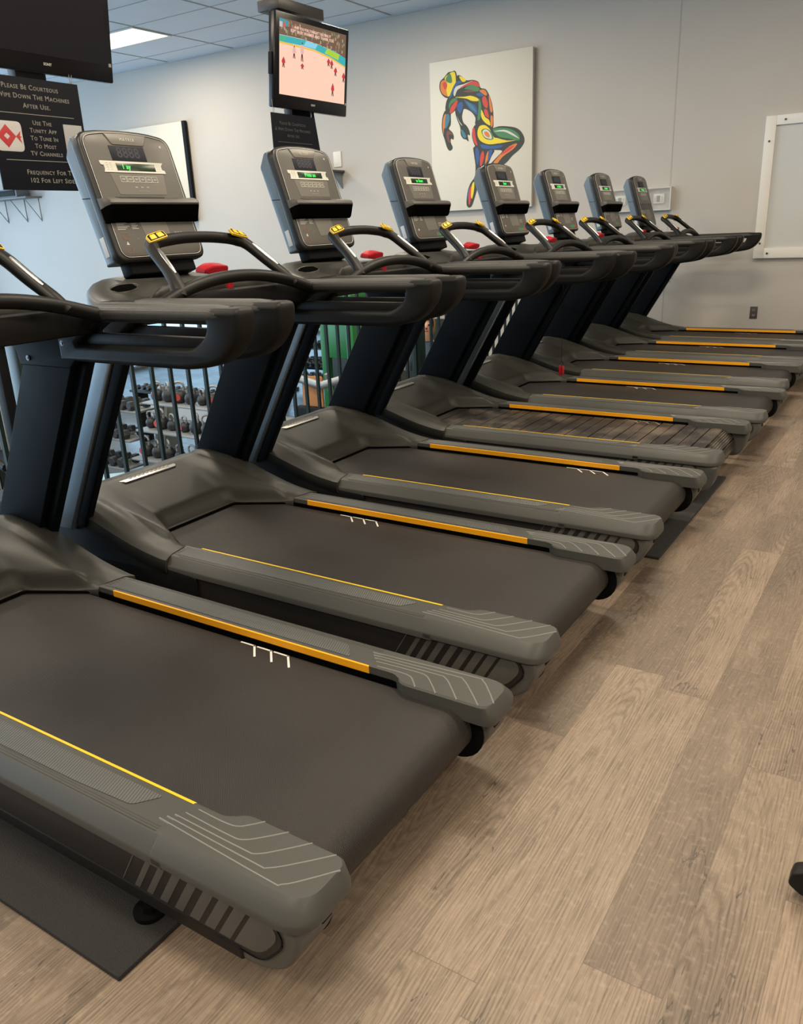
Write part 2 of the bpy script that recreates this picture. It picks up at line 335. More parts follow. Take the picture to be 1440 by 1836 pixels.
PAINT=[('ink', [(-5.113, 2.821), (-5.099, 2.867), (-5.049, 2.899), (-4.999, 2.941), (-4.956, 2.945), (-4.905, 2.948), (-4.885, 2.899), (-4.88, 2.832), (-4.9, 2.777), (-4.95, 2.716), (-5.006, 2.682), (-5.072, 2.715), (-5.108, 2.772)]), ('ink', [(-4.885, 2.894), (-4.831, 2.887), (-4.766, 2.837), (-4.684, 2.831), (-4.614, 2.801), (-4.589, 2.742), (-4.527, 2.721), (-4.487, 2.665), (-4.455, 2.586), (-4.436, 2.499), (-4.433, 2.404), (-4.44, 2.317), (-4.513, 2.312), (-4.654, 2.368), (-4.657, 2.446), (-4.712, 2.513), (-4.801, 2.551), (-4.833, 2.482), (-4.838, 2.541), (-4.892, 2.556), (-4.973, 2.516), (-4.984, 2.556), (-5.04, 2.561), (-5.031, 2.638), (-5.005, 2.684), (-4.949, 2.726), (-4.899, 2.796)]), ('ink', [(-5.04, 2.561), (-4.978, 2.555), (-4.973, 2.496), (-4.975, 2.408), (-5.001, 2.366), (-4.959, 2.328), (-4.938, 2.282), (-4.946, 2.246), (-4.973, 2.26), (-4.98, 2.221), (-4.956, 2.169), (-4.97, 2.14), (-5.007, 2.138), (-5.037, 2.186), (-5.06, 2.258), (-5.086, 2.33), (-5.094, 2.41), (-5.078, 2.507)]), ('ink', [(-4.904, 2.596), (-4.801, 2.594), (-4.827, 2.482), (-4.81, 2.412), (-4.774, 2.38), (-4.739, 2.328), (-4.728, 2.273), (-4.758, 2.281), (-4.747, 2.211), (-4.777, 2.233), (-4.819, 2.247), (-4.849, 2.298), (-4.853, 2.367), (-4.894, 2.459), (-4.914, 2.529)]), ('ink', [(-4.654, 2.378), (-4.559, 2.369), (-4.466, 2.322), (-4.361, 2.333), (-4.246, 2.32), (-4.144, 2.292), (-4.076, 2.229), (-4.055, 2.152), (-4.108, 2.08), (-4.199, 2.02), (-4.268, 1.958), (-4.35, 1.923), (-4.48, 1.939), (-4.397, 2.016), (-4.326, 2.079), (-4.432, 2.097), (-4.597, 2.12), (-4.663, 2.155), (-4.701, 2.246), (-4.697, 2.324)]), ('ink', [(-4.669, 2.155), (-4.431, 2.107), (-4.461, 2.031), (-4.515, 1.937), (-4.588, 1.902), (-4.613, 1.784), (-4.663, 1.645), (-4.721, 1.513), (-4.783, 1.529), (-4.774, 1.662), (-4.735, 1.761), (-4.673, 1.838), (-4.663, 1.957), (-4.68, 2.068)]), ('yellow', [(-5.043, 2.889), (-4.962, 2.936), (-4.908, 2.93), (-4.898, 2.834), (-4.912, 2.779), (-4.955, 2.726), (-5.005, 2.698), (-5.028, 2.754), (-5.008, 2.818)]), ('orange', [(-5.1, 2.819), (-5.087, 2.861), (-5.043, 2.87), (-5.008, 2.828), (-5.022, 2.762), (-5.011, 2.704), (-5.066, 2.729), (-5.096, 2.771)]), ('green', [(-5.031, 2.869), (-4.987, 2.93), (-4.957, 2.907), (-4.947, 2.84), (-4.983, 2.835)]), ('red', [(-5.069, 2.835), (-5.032, 2.85), (-5.014, 2.81), (-5.04, 2.774)]), ('yellow', [(-4.855, 2.881), (-4.825, 2.88), (-4.769, 2.836), (-4.814, 2.826)]), ('blue', [(-4.898, 2.834), (-4.814, 2.824), (-4.887, 2.795), (-4.962, 2.689), (-4.987, 2.691)]), ('white', [(-4.931, 2.724), (-4.899, 2.787), (-4.791, 2.803), (-4.684, 2.823), (-4.767, 2.781), (-4.876, 2.756), (-4.914, 2.693)]), ('red', [(-4.767, 2.8), (-4.684, 2.82), (-4.62, 2.797), (-4.597, 2.752), (-4.649, 2.767), (-4.72, 2.785), (-4.852, 2.767)]), ('green', [(-4.792, 2.755), (-4.708, 2.784), (-4.603, 2.743), (-4.626, 2.708), (-4.721, 2.738)]), ('maroon', [(-4.804, 2.728), (-4.732, 2.737), (-4.65, 2.711), (-4.721, 2.71)]), ('yellow', [(-4.914, 2.683), (-4.793, 2.675), (-4.71, 2.675), (-4.627, 2.642), (-4.616, 2.613), (-4.699, 2.622), (-4.77, 2.653)]), ('orange', [(-4.603, 2.715), (-4.544, 2.718), (-4.51, 2.677), (-4.522, 2.654), (-4.568, 2.683)]), ('blue', [(-4.644, 2.682), (-4.591, 2.693), (-4.545, 2.657), (-4.603, 2.659)]), ('red', [(-4.569, 2.636), (-4.533, 2.651), (-4.499, 2.582), (-4.511, 2.526), (-4.557, 2.569)]), ('red', [(-4.546, 2.52), (-4.505, 2.507), (-4.488, 2.429), (-4.535, 2.462)]), ('orange', [(-4.487, 2.655), (-4.464, 2.597), (-4.441, 2.5), (-4.465, 2.484), (-4.482, 2.561)]), ('orange', [(-4.467, 2.446), (-4.439, 2.434), (-4.442, 2.348), (-4.463, 2.341)]), ('yellow', [(-4.581, 2.524), (-4.535, 2.443), (-4.488, 2.41), (-4.471, 2.351), (-4.536, 2.386), (-4.582, 2.448)]), ('green', [(-4.61, 2.641), (-4.581, 2.571), (-4.594, 2.439), (-4.63, 2.424), (-4.617, 2.537)]), ('blue', [(-4.8, 2.647), (-4.734, 2.607), (-4.652, 2.569), (-4.629, 2.481), (-4.665, 2.494), (-4.735, 2.549)]), ('teal', [(-4.77, 2.629), (-4.687, 2.573), (-4.647, 2.502), (-4.723, 2.558)]), ('red', [(-4.985, 2.536), (-4.965, 2.592), (-4.903, 2.644), (-4.878, 2.641), (-4.904, 2.576), (-4.96, 2.524)]), ('blue', [(-4.891, 2.594), (-4.836, 2.627), (-4.807, 2.595), (-4.838, 2.521), (-4.869, 2.524)]), ('green', [(-4.995, 2.615), (-4.951, 2.668), (-4.878, 2.665), (-4.964, 2.612), (-4.99, 2.566)]), ('orange', [(-5.081, 2.408), (-5.066, 2.496), (-5.034, 2.522), (-5.031, 2.423), (-5.064, 2.367), (-5.071, 2.308)]), ('teal', [(-5.041, 2.503), (-4.997, 2.518), (-4.987, 2.458), (-5.019, 2.393), (-5.051, 2.376)]), ('maroon', [(-5.033, 2.335), (-4.983, 2.34), (-4.953, 2.298), (-5.003, 2.302), (-4.986, 2.222), (-5.023, 2.245)]), ('teal', [(-4.848, 2.347), (-4.812, 2.325), (-4.776, 2.263), (-4.813, 2.256)]), ('white', [(-4.894, 2.488), (-4.858, 2.426), (-4.823, 2.384), (-4.853, 2.406)]), ('yellow', [(-4.631, 2.308), (-4.601, 2.358), (-4.536, 2.359), (-4.477, 2.313), (-4.419, 2.222), (-4.269, 2.18), (-4.373, 2.16), (-4.49, 2.16), (-4.585, 2.197), (-4.626, 2.249)]), ('green', [(-4.584, 2.304), (-4.536, 2.326), (-4.466, 2.293), (-4.431, 2.213), (-4.49, 2.206), (-4.549, 2.233)]), ('white', [(-4.569, 2.298), (-4.53, 2.318), (-4.478, 2.284), (-4.452, 2.215), (-4.513, 2.225), (-4.554, 2.253)]), ('orange', [(-4.548, 2.291), (-4.513, 2.292), (-4.478, 2.256), (-4.49, 2.228), (-4.537, 2.256)]), ('green', [(-4.442, 2.305), (-4.349, 2.316), (-4.212, 2.289), (-4.121, 2.224), (-4.12, 2.167), (-4.234, 2.196), (-4.361, 2.226)]), ('white', [(-4.431, 2.285), (-4.303, 2.292), (-4.2, 2.25), (-4.115, 2.185), (-4.212, 2.232), (-4.303, 2.273)]), ('yellow', [(-4.419, 2.222), (-4.269, 2.18), (-4.154, 2.175), (-4.269, 2.165), (-4.396, 2.162)]), ('blue', [(-4.597, 2.169), (-4.478, 2.144), (-4.315, 2.136), (-4.361, 2.111), (-4.49, 2.111), (-4.573, 2.128)]), ('red', [(-4.697, 2.333), (-4.667, 2.34), (-4.656, 2.252), (-4.633, 2.162), (-4.669, 2.185), (-4.692, 2.245)]), ('orange', [(-4.444, 1.951), (-4.35, 2.042), (-4.234, 2.119), (-4.143, 2.14), (-4.188, 2.087), (-4.315, 2.02), (-4.397, 1.943)]), ('red', [(-4.35, 2.042), (-4.245, 2.106), (-4.177, 2.119), (-4.257, 2.064)]), ('blue', [(-4.657, 2.135), (-4.621, 2.122), (-4.61, 2.033), (-4.635, 1.955), (-4.658, 2.036)]), ('red', [(-4.605, 1.963), (-4.598, 2.051), (-4.562, 2.098), (-4.55, 2.028), (-4.587, 1.942)]), ('orange', [(-4.539, 1.958), (-4.526, 2.046), (-4.496, 2.092), (-4.503, 2.005)]), ('blue', [(-4.491, 2.092), (-4.443, 2.093), (-4.467, 2.031), (-4.503, 1.975)]), ('red', [(-4.757, 1.548), (-4.756, 1.661), (-4.723, 1.74), (-4.719, 1.638), (-4.739, 1.547)]), ('yellow', [(-4.725, 1.649), (-4.711, 1.75), (-4.68, 1.778), (-4.687, 1.677), (-4.713, 1.597)]), ('blue', [(-4.775, 1.58), (-4.772, 1.651), (-4.742, 1.741), (-4.756, 1.64)])]

# ------------------------------------------------------------------ the room
def struct(name, *a, **k):
    o = box(name, *a, **k); o['kind'] = 'structure'; return o
struct('floor', EDGEX, 4.5, -6.0, WALLY, -.10, 0.0, FLOORM)
struct('trim_1', EDGEX - .04, EDGEX, -6.0, WALLY, -.22, .004, mat('edge_trim', (.05, .05, .05), .5))
struct('trim_2', EDGEX - .03, EDGEX - .005, -6.0, WALLY, LOWZ, -.22, WALLM)
struct('floor_lower', -15.5, EDGEX - .03, -9.0, WALLY, LOWZ - .1, LOWZ, RUBF)
struct('wall_back', -15.5, 4.5, WALLY, WALLY + .12, LOWZ - .1, CEIL + .1, WALLM)
struct('wall_right', 4.5, 4.62, -6.0, WALLY + .12, -.1, CEIL + .1, WALLM)
struct('wall_left', -15.62, -15.5, -9.0, WALLY + .12, LOWZ - .1, CEIL + .1, WALLM)
struct('ceiling', -15.6, 4.6, -9.0, WALLY + .1, CEIL, CEIL + .08, CEILM)
gx = [-9.479 + 1.2395 * k for k in range(-5, 12)]; gy = [7.95 + .62 * k for k in range(-26, 2)]
g = boxes('trim_3', [(x - .012, x + .012, -9.0, WALLY, CEIL - .004, CEIL + .003) for x in gx] + [(-15.5, 4.5, y - .007, y + .007, CEIL - .003, CEIL + .003) for y in gy], TBAR); g['kind'] = 'structure'
g = boxes('trim_4', [(-15.5, 4.5, WALLY - .02, WALLY, CEIL - .012, CEIL)], mat('wall_angle', (.45, .46, .47), .5)); g['kind'] = 'structure'
g = boxes('trim_5', [(-2.465, -2.455, WALLY - .0015, WALLY, 0, CEIL)], mat('wall_seam', (.42, .40, .375), .6)); g['kind'] = 'structure'
struct('baseboard_back', EDGEX, 4.5, WALLY - .012, WALLY, 0, .10, mat('cove_base', (.09, .085, .08), .5))
# ------------------------------------------------------------------ treadmill (local x: + towards the tail, origin 1.8 m ahead of the datum)
XO = 1.8
def px(poly): return [(x + XO, z) for x, z in poly]
def xzplate(name, poly, y, th, bev, m, parent, holes=()):
    return plate(name, [px(poly)] + [px(h) for h in holes], th, bev, XZ(0, y, 0), m, parent)
def belt_profile(rc, r, zb, n=14):
    pts = [(-2.60, zb)]
    for k in range(n + 1):
        a = math.pi / 2 - math.pi * k / n; pts.append((rc[0] + r * math.cos(a), rc[1] + r * math.sin(a)))
    pts.append((-2.60, rc[1] - r))
    return pts
def make_belt(parent):
    pr = belt_profile((-0.845, .160), .060, .220)
    # subdivide the long flat top a little
    bm = bmesh.new(); loft(bm, [[(x + XO, y, z) for x, z in pr] for y in (-.286, .286)])
    o = link('running_belt', bm_mesh(bm, 'running_belt'), BELT, parent, smooth=True, auto=40); return o
def belt_marks(belt, shift, side):
    lst = []
    for k in range(3):
        x0 = shift + k * .061
        ys = .282 * side; yi = .238 * side
        p = [(x0, ys), (x0 + .048, ys), (x0 + .088, yi)]
        lst.append(p)
    bm = bmesh.new()
    for p in lst:
        for a, b in zip(p, p[1:]):
            a = Vector((a[0] + XO, a[1], .2207)); b = Vector((b[0] + XO, b[1], .2207)); d = (b - a).normalized() * .003; s = Vector((-d.y, d.x, 0))
            bm.faces.new([bm.verts.new(v) for v in (a - d - s, b + d - s, b + d + s, a - d + s)])
    return link('belt_mark', bm_mesh(bm, 'belt_mark'), WHITEM, belt)
def make_rail(parent, s):
    """foot rail on side s (-1 near, +1 far)"""
    prof = [(.302, .190), (.302, .248), (.304, .250), (.392, .250), (.398, .248), (.423, .221), (.425, .216), (.425, .200)]
    bm = bmesh.new(); rings = []
    for x in (-2.160, -1.060): rings.append([(x + XO + (.022 * (p[0] - .302) / .12 if x < -2 else 0), p[0] * s, p[1]) for p in prof])
    loft(bm, rings); r = link('foot_rail', bm_mesh(bm, 'foot_rail'), RAIL, parent, smooth=True, auto=25)
    # hatched tread pad
    pad = [(-2.125, .318), (-1.16, .318), (-1.20, .368), (-1.36, .376), (-2.07, .382), (-2.125, .382)]
    o = plate('tread_pad', [rounded([(x + XO, y * s) for x, y in pad], .012)], .0024, .0008, Matrix.Translation((0, 0, .2505)), HATCH, r, bres=1)
    lst = []
    for k in range(3):
        yy = (.384 + .006 * k) * s - (.003 * s)
        lst.append(([(-2.14 + .02 * k + XO, yy, .2498), (-1.10 + XO, yy, .2498)], .0013))
    for k in range(5):
        yy = (.318 + .012 * k) * s; lst.append(([(-2.145 + XO, yy, .2500), (-2.115 + XO - .004 * k, yy, .2500)], .0014))
    tubes('tread_ridge', lst, RAIL, r, 6)
    boxes('strip', [(-2.085 + XO, -1.088 + XO, min(s * .2985, s * .3045), max(s * .2985, s * .3045), .231, .2512)], ORANGE if s > 0 else YELLOW, r)
    boxes('rail_gap_shade', [(-2.16 + XO, -.99 + XO, min(s * .2965, s * .3015), max(s * .2965, s * .3015), .150, .2312)], VOID, r)  # black strip painting the shade in the gap beside the belt
    return r
def ridge_paths(s):
    pr = []
    data = [((-0.932, .272), (-0.966, .311), (-1.070, .311)), ((-0.874, .272), (-0.931, .332), (-1.085, .330)), ((-0.817, .272), (-0.884, .346), (-1.100, .344)),
            ((-0.761, .274), (-0.842, .361), (-1.110, .355)), ((-0.733, .300), (-0.797, .379), (-1.120, .366))]
    for a, b, c in data:
        pts = catmull([(a[0] + XO, -a[1] * -s, .2505), ((a[0] + b[0]) / 2 + XO, (a[1] + b[1]) / 2 * s, .2505), (b[0] + XO - .004, (b[1]) * s - .002 * s, .2505), (b[0] + XO - .04, (b[1] + .002) * s, .2505), (c[0] + XO, c[1] * s, .2500)], 4)
        pr.append((pts, .0022))
    return pr
def make_end_cap(parent, s, big=False):
    tail = -.722 if not big else -.684
    top = [(-1.090, .300), (-1.000, .300), (-0.972, .270), (tail, .270), (tail, .425), (-1.090, .425)]
    rr = [.004, .02, .02, .03, .06 if not big else .075, .004]
    P = rounded([(x + XO, y * s) for x, y in top], rr, 6)
    def ring(z, inset, ii):
        out = []
        for x, y in P:
            a = abs(y); k = max(0, (a - .300) / .125); f = (x - (-1.09 + XO)) / (tail + 1.09)
            out.append((x - max(0, f) * (inset * .42), (a - inset * k + (ii if a < .29 else 0)) * (1 if y > 0 else -1), z))
        return out
    bm = bmesh.new(); loft(bm, [ring(.200, .004, .0), ring(.2045, .0, 0), ring(.216, .0, 0), ring(.222, .002, 0), ring(.2470, .026, .0), ring(.2515, .032, .004)])
    o = link('end_cap', bm_mesh(bm, 'end_cap'), RAIL, parent, smooth=True, auto=30)
    tubes('tread_ridge', ridge_paths(s), RIDGE_GLINT, o, 6)
    # lower housing, closed round the roller
    if not big: prof = [(-1.10, .200), (-.745, .200), (-.742, .170), (-.775, .100), (-.830, .073), (-.900, .066), (-1.10, .066)]
    else: prof = [(-1.10, .200), (-.694, .200), (-.700, .150), (-.722, .085), (-.755, .068), (-.900, .064), (-1.10, .064)]
    hs = xzplate('end_housing', rounded(prof, [0, .01, .02, .03, .03, .03, 0], 4), s * .357, .110, .010, RAIL if big else mat('housing_plastic', (0.085, .083, .076), .48), o)
    box('axle_slot', -.764 + XO, -.741 + XO, s * .335 - .014, s * .335 + .014, .168, .188, BLACK, hs, .002, M=None)
    # black disc painting the shade of the roller recess, belt side
    bm = bmesh.new(); cyl_bm(bm, (-.838 + XO, s * .300, .148), (-.838 + XO, s * .3047, .148), .078, 28)
    link('roller_recess', bm_mesh(bm, 'roller_recess'), BLACK, o, smooth=True, auto=40)
    return o
def make_skirt(parent, s):
    prof = rounded([(-2.16, .206), (-.80, .206), (-.772, .165), (-.83, .098), (-2.16, .102)], [0, .02, .03, .03, 0])
    o = xzplate('side_skirt', prof, s * .4085, .012, .001, SKIRT, parent)
    o2 = xzplate('lower_frame', rounded([(-2.95, .106), (-.88, .106), (-.88, .070), (-2.95, .066)], .006), s * .398, .036, .006, DARKP, parent)
    # decal: dark field, widening grey slashes and a rounded end
    M = XZ(0, s * .4152, 0)
    rm = [(x + XO, s * .4148, z) for x, z in rounded([(-.95, .207), (-.798, .207), (-.769, .165), (-.828, .096), (-.95, .098)], [0, .02, .03, .03, 0])]
    tubes('decal_rim', [(rm, .0016)], BLACK, o, 6)
    tops = [(-1.145, -1.142), (-1.109, -1.094), (-1.074, -1.057), (-1.037, -1.016), (-.996, -.974), (-.956, -.931), (-.917, -.891), (-.880, -.852)]
    M2 = XZ(0, s * .4150, 0)
    for a, b in tops:
        plate('decal_stripe', [px([(a, .200), (b, .200), (b - .055, .108), (a - .055, .108)])], .001, .0002, M2, STRIPE, o)
    plate('decal_stripe', [rounded(px([(-.842, .200), (-.800, .200), (-.786, .168), (-.835, .110), (-.897, .108)]), [0, .03, .03, .03, 0])], .001, .0002, M2, STRIPE, o)
    return o
def sm(t): t = max(0, min(1, t)); return t * t * (3 - 2 * t)
EDGE = ((2.16, .250), (2.24, .262), (2.31, .277), (2.40, .303), (2.49, .332), (2.60, .362), (2.72, .376))
def edge_z(x):
    x = -x
    if x <= EDGE[0][0]: return EDGE[0][1]
    for (a, za), (b, zb) in zip(EDGE, EDGE[1:]):
        if x <= b:
            t = (x - a) / (b - a); return za + (zb - za) * t
    return EDGE[-1][1]
def x_open(a):
    return -2.405 if a < .19 else -2.405 + (a - .19) / .11 * .215 if a < .30 else -2.162
def hood_z(x, y):
    a = abs(y)
    d = x_open(min(a, .2999)) - x
    inner = .228 + .046 * sm(d / .060) + (.385 - .274) * max(0, min(1, (d - .02) / (.30 if a < .19 else .30 + (a - .19) * 1.8))) ** .95
    inner = min(inner, .385)
    sh = edge_z(x) + .012 * math.exp(-((a - .345) / .03) ** 2) * sm((-2.25 - x) / .2) - .010 * sm((a - .395) / .03)
    f = sm((a - .285) / .035)
    return inner * (1 - f) + sh * f
def make_hood(parent):
    ys = [-.426, -.424, -.41, -.39, -.37, -.35, -.33, -.31, -.30, -.29, -.27, -.25, -.23, -.21, -.19, -.15, -.10, -.05]
    ys = ys + [0] + [-y for y in ys[::-1]]
    bm = bmesh.new(); rows = []
    N = 30
    for y in ys:
        a = abs(y); xo = x_open(a) if a < .30 else -2.162 + .022 * (a - .302) / .12
        row = [Vector((xo + XO, y, .200))]
        for k in range(N + 1):
            t = (k / N) ** 1.35; x = xo + (-2.72 - xo) * t
            z = hood_z(x, y)
            row.append(Vector((x + XO, y, z)))
        zc = row[-1].z
        for dx, f in ((-.05, .985), (-.11, .90), (-.17, .72), (-.215, .45), (-.23, .25)):
            row.append(Vector((-2.72 + dx + XO, y * (1 - .10 * (1 - f)), max(.10, zc * f))))
        rows.append(row)
    for y, src in ((-.428, 0), (.428, -1)):
        r = [Vector((v.x, y * .998, max(.19, v.z - .045))) for v in rows[src]]
        if src == 0: rows.insert(0, r)
        else: rows.append(r)
    R = [[bm.verts.new(v) for v in r] for r in rows]
    for a, b in zip(R, R[1:]):
        for i in range(len(a) - 1): bm.faces.new((a[i], a[i + 1], b[i + 1], b[i]))
    h = link('motor_hood', bm_mesh(bm, 'motor_hood'), HOOD, parent, smooth=True, auto=60)
    sd = h.modifiers.new('solid', 'SOLIDIFY'); sd.thickness = .004; sd.offset = -1
    gp = []
    for k in range(41):
        y = -.298 + .596 * k / 40; gp.append((x_open(abs(y)) + XO + .004, y, .224))
    tubes('hood_gap_shade', [(gp, .0055)], VOID, h, 8)  # black line painted for the shaded gap between hood and belt
    # badge
    zb = hood_z(-2.69, .12) + .001; M = frame((-2.70 + XO, 0.0, zb + .003), (0, 1, 0), (-.97, 0, .10))
    bd = plate('hood_badge', [rounded([(-.135, -.030), (.135, -.030), (.150, -.006), (.125, .022), (-.125, .022), (-.150, .000)], .006)], .006, .0015, M, SILVER, h)
    lst = [(-.10 + k * .022, -.086 + k * .022, -.012, .006, .0032, .0042) for k in range(10)]
    bm = bmesh.new()
    for b in lst: add_box(bm, *b, M=M)
    link('badge_mark', bm_mesh(bm, 'badge_mark'), GREYPR, bd)
    # dark side pods under the hood
    for s in (-1, 1):
        prof = [(-2.93, .09), (-2.93, .16), (-2.80, .33), (-2.60, .345), (-2.49, .310), (-2.38, .268), (-2.29, .238), (-2.16, .212), (-2.0, .205), (-2.0, .09)]
        xzplate('hood_pod', rounded(prof, .02), s * .408, .036, .006, DARKP, parent)
    return h
LEAN = .583
def lean(x0, z): return x0 + LEAN * (z - .942)
def para(xa, xb, z0, z1): return [(lean(xa, z0), z0), (lean(xb, z0), z0), (lean(xb, z1), z1), (lean(xa, z1), z1)]
def make_upright(parent, s):
    o = xzplate('upright', para(-2.472, -2.222, .30, 1.06), s * .4055, .041, .004, NAVY, parent)
    xzplate('edge_cover', para(-2.226, -2.176, .30, 1.00), s * .4230, .032, .005, NAVY, o)
    band = xzplate('name_band', para(-2.462, -2.236, .28, 1.00), s * .4290, .036, .009, SHELLB, o)
    u_ = (.504, 0, .864)
    if s < 0: M = frame((lean(-2.345, .60) + XO, -.4476, .60), u_, (-.864, 0, .504))
    else: M = frame((lean(-2.345, .60) + XO, .4476, .60), u_, (.864, 0, -.504))
    text('lettering', 'MATRIX', .085, M, mat('dim_print', (.30, .33, .36), .6), o, space=1.25)
    text('red_accent', '.', .085, M @ Matrix.Translation((-.075, 0, .0005)), RED, o)
    return o
def make_bracket(parent, s):
    poly = [(-2.477, .940), (-2.218, .940), (-2.190, .965), (-2.17, .975), (-2.15, 1.10), (-2.62, 1.10), (-2.54, 1.055), (-2.49, 1.00)]
    o = xzplate('mast_bracket', rounded(poly, [.002, .01, .03, .01, .01, .01, .04, .03]), s * .404, .048, .005, NAVY, parent)
    for bx, bz in ((-2.425, .965), (-2.235, 1.018)):
        for d in (-1, 1):
            bm = bmesh.new(); y0 = s * .404 + d * .024; cyl_bm(bm, (bx + XO, y0, bz), (bx + XO, y0 + d * .004, bz), .0085, 14)
            cyl_bm(bm, (bx + XO, y0 + d * .004, bz), (bx + XO, y0 + d * .006, bz), .005, 6)
            link('bolt', bm_mesh(bm, 'bolt'), CHROME, o, smooth=True, auto=40)
    return o
def make_handrail(parent, s):
    y = s * .412
    outer = rounded([(-2.26, 1.125), (-1.486, 1.132), (-1.492, 1.060), (-1.560, .985), (-1.69, .962), (-2.26, .962)], [.01, .024, .05, .06, .06, .01], 6)
    hole = rounded([(-2.05, 1.086), (-1.612, 1.092), (-1.622, 1.055), (-1.675, 1.022), (-2.17, 1.016)], [.03, .008, .02, .02, .01], 5)
    o = xzplate('handrail', outer, y, .072, .018, GRIPM, parent, holes=[hole])
    pts = [(-2.10 + XO, y, 1.106), (-2.06 + XO, y, 1.1085), (-1.60 + XO, y, 1.1105), (-1.545 + XO, y, 1.109)]
    bm = bmesh.new(); sweep(bm, pts, [(.034, .024), (.0385, .0265), (.0385, .0265), (.0350, .024)], 20)
    link('grip_sleeve', bm_mesh(bm, 'grip_sleeve'), KNURL, o, smooth=True, auto=60)
    # lower inner ledge
    boxes('ledge', [(-2.16 + XO, -1.64 + XO, y - .012, y + .012, 1.015, 1.050)], GRIPM, o, .003)
    return o
def make_dash(parent):
    half = [(-2.625, 0), (-2.615, .12), (-2.575, .22), (-2.50, .305), (-2.40, .375), (-2.28, .415), (-2.17, .425), (-2.12, .405), (-2.11, .37), (-2.13, .33), (-2.165, .22), (-2.175, 0)]
    pts = catmull([(x, y, 0) for x, y in half], 4)
    full = [(p.x, p.y) for p in pts] + [(p.x, -p.y) for p in pts[-2:0:-1]]
    cx_ = -2.33
    rings = []
    for z, k, kz in ((1.072, .90, 0), (1.09, .96, 0), (1.130, 1.0, 0), (1.152, .985, 0), (1.168, .94, .0), (1.178, .86, .004), (1.183, .70, .01)):
        ring = []
        for x, y in full:
            zz = z - .055 * max(0, (abs(y) - .20) / .24) ** 2 * (1 if z > 1.1 else .0) - (.02 * sm((x + 2.30) / .25) if z > 1.12 else 0)
            ring.append(((cx_ + (x - cx_) * k) + XO, y * k, zz))
        rings.append(ring)
    bm = bmesh.new(); loft(bm, rings); o = link('dashboard', bm_mesh(bm, 'dashboard'), HOOD, parent, smooth=True, auto=50)
    from mathutils.bvhtree import BVHTree
    bv = BVHTree.FromPolygons([v.co for v in o.data.vertices], [list(f_.vertices) for f_ in o.data.polygons])
    for s in (-1, 1):
        cx2, cy2 = -2.345 + XO, s * .262
        hit, nn, _, _ = bv.ray_cast(Vector((cx2, cy2, 2)), Vector((0, 0, -1)))
        zs = [bv.ray_cast(Vector((cx2 + .045 * math.cos(a_), cy2 + .045 * math.sin(a_), 2)), Vector((0, 0, -1)))[0].z for a_ in [k_ * math.pi / 4 for k_ in range(8)]]
        n = Vector((-(zs[0] - zs[4]) / .09, -(zs[2] - zs[6]) / .09, 1)).normalized()
        c = Vector((cx2, cy2, hit.z + .003))
        a = Vector((1, 0, 0)); b = n.cross(a).normalized(); a = b.cross(n)
        bm = bmesh.new(); N = 28; rings = []
        for r_, h in ((.056, -.014), (.052, .001), (.049, .0030), (.046, .0015), (.044, -.002)):
            rings.append([c + a * math.cos(2 * math.pi * k / N) * r_ + b * math.sin(2 * math.pi * k / N) * r_ + n * h for k in range(N)])
        loft(bm, rings, cap=False)
        cr = link('cup_holder', bm_mesh(bm, 'cup_holder'), HOOD, parent, smooth=True, auto=60)
        bm = bmesh.new(); loft(bm, [[c + a * math.cos(2 * math.pi * k / N) * .0445 + b * math.sin(2 * math.pi * k / N) * .0445 + n * h for k in range(N)] for h in (-.003, .0004)])
        link('cup_well', bm_mesh(bm, 'cup_well'), VOID, cr)  # flat black disc paints the shade inside the cup hole
    box('dash_underside', -2.50 + XO, -2.16 + XO, -.375, .375, 1.045, 1.10, DARKP, parent, .012)
    box('dash_panel', -2.20 + XO, -2.098 + XO, -.388, .388, 1.048, 1.128, DARKP, parent, .012)
    return o
def make_grab_bar(parent):
    P = [(-2.045, -.395, 1.098), (-2.055, -.34, 1.118), (-2.06, -.24, 1.148), (-2.065, -.12, 1.168), (-2.067, 0, 1.174), (-2.065, .12, 1.168), (-2.06, .24, 1.148), (-2.055, .34, 1.120), (-2.050, .392, 1.103)]
    return tube('grab_bar', [(x + XO, y, z) for x, y, z in P], [(.021, .019)] * 2 + [(.025, .021)] * 5 + [(.023, .021)] * 2, GRIPM, parent, 14, 5)
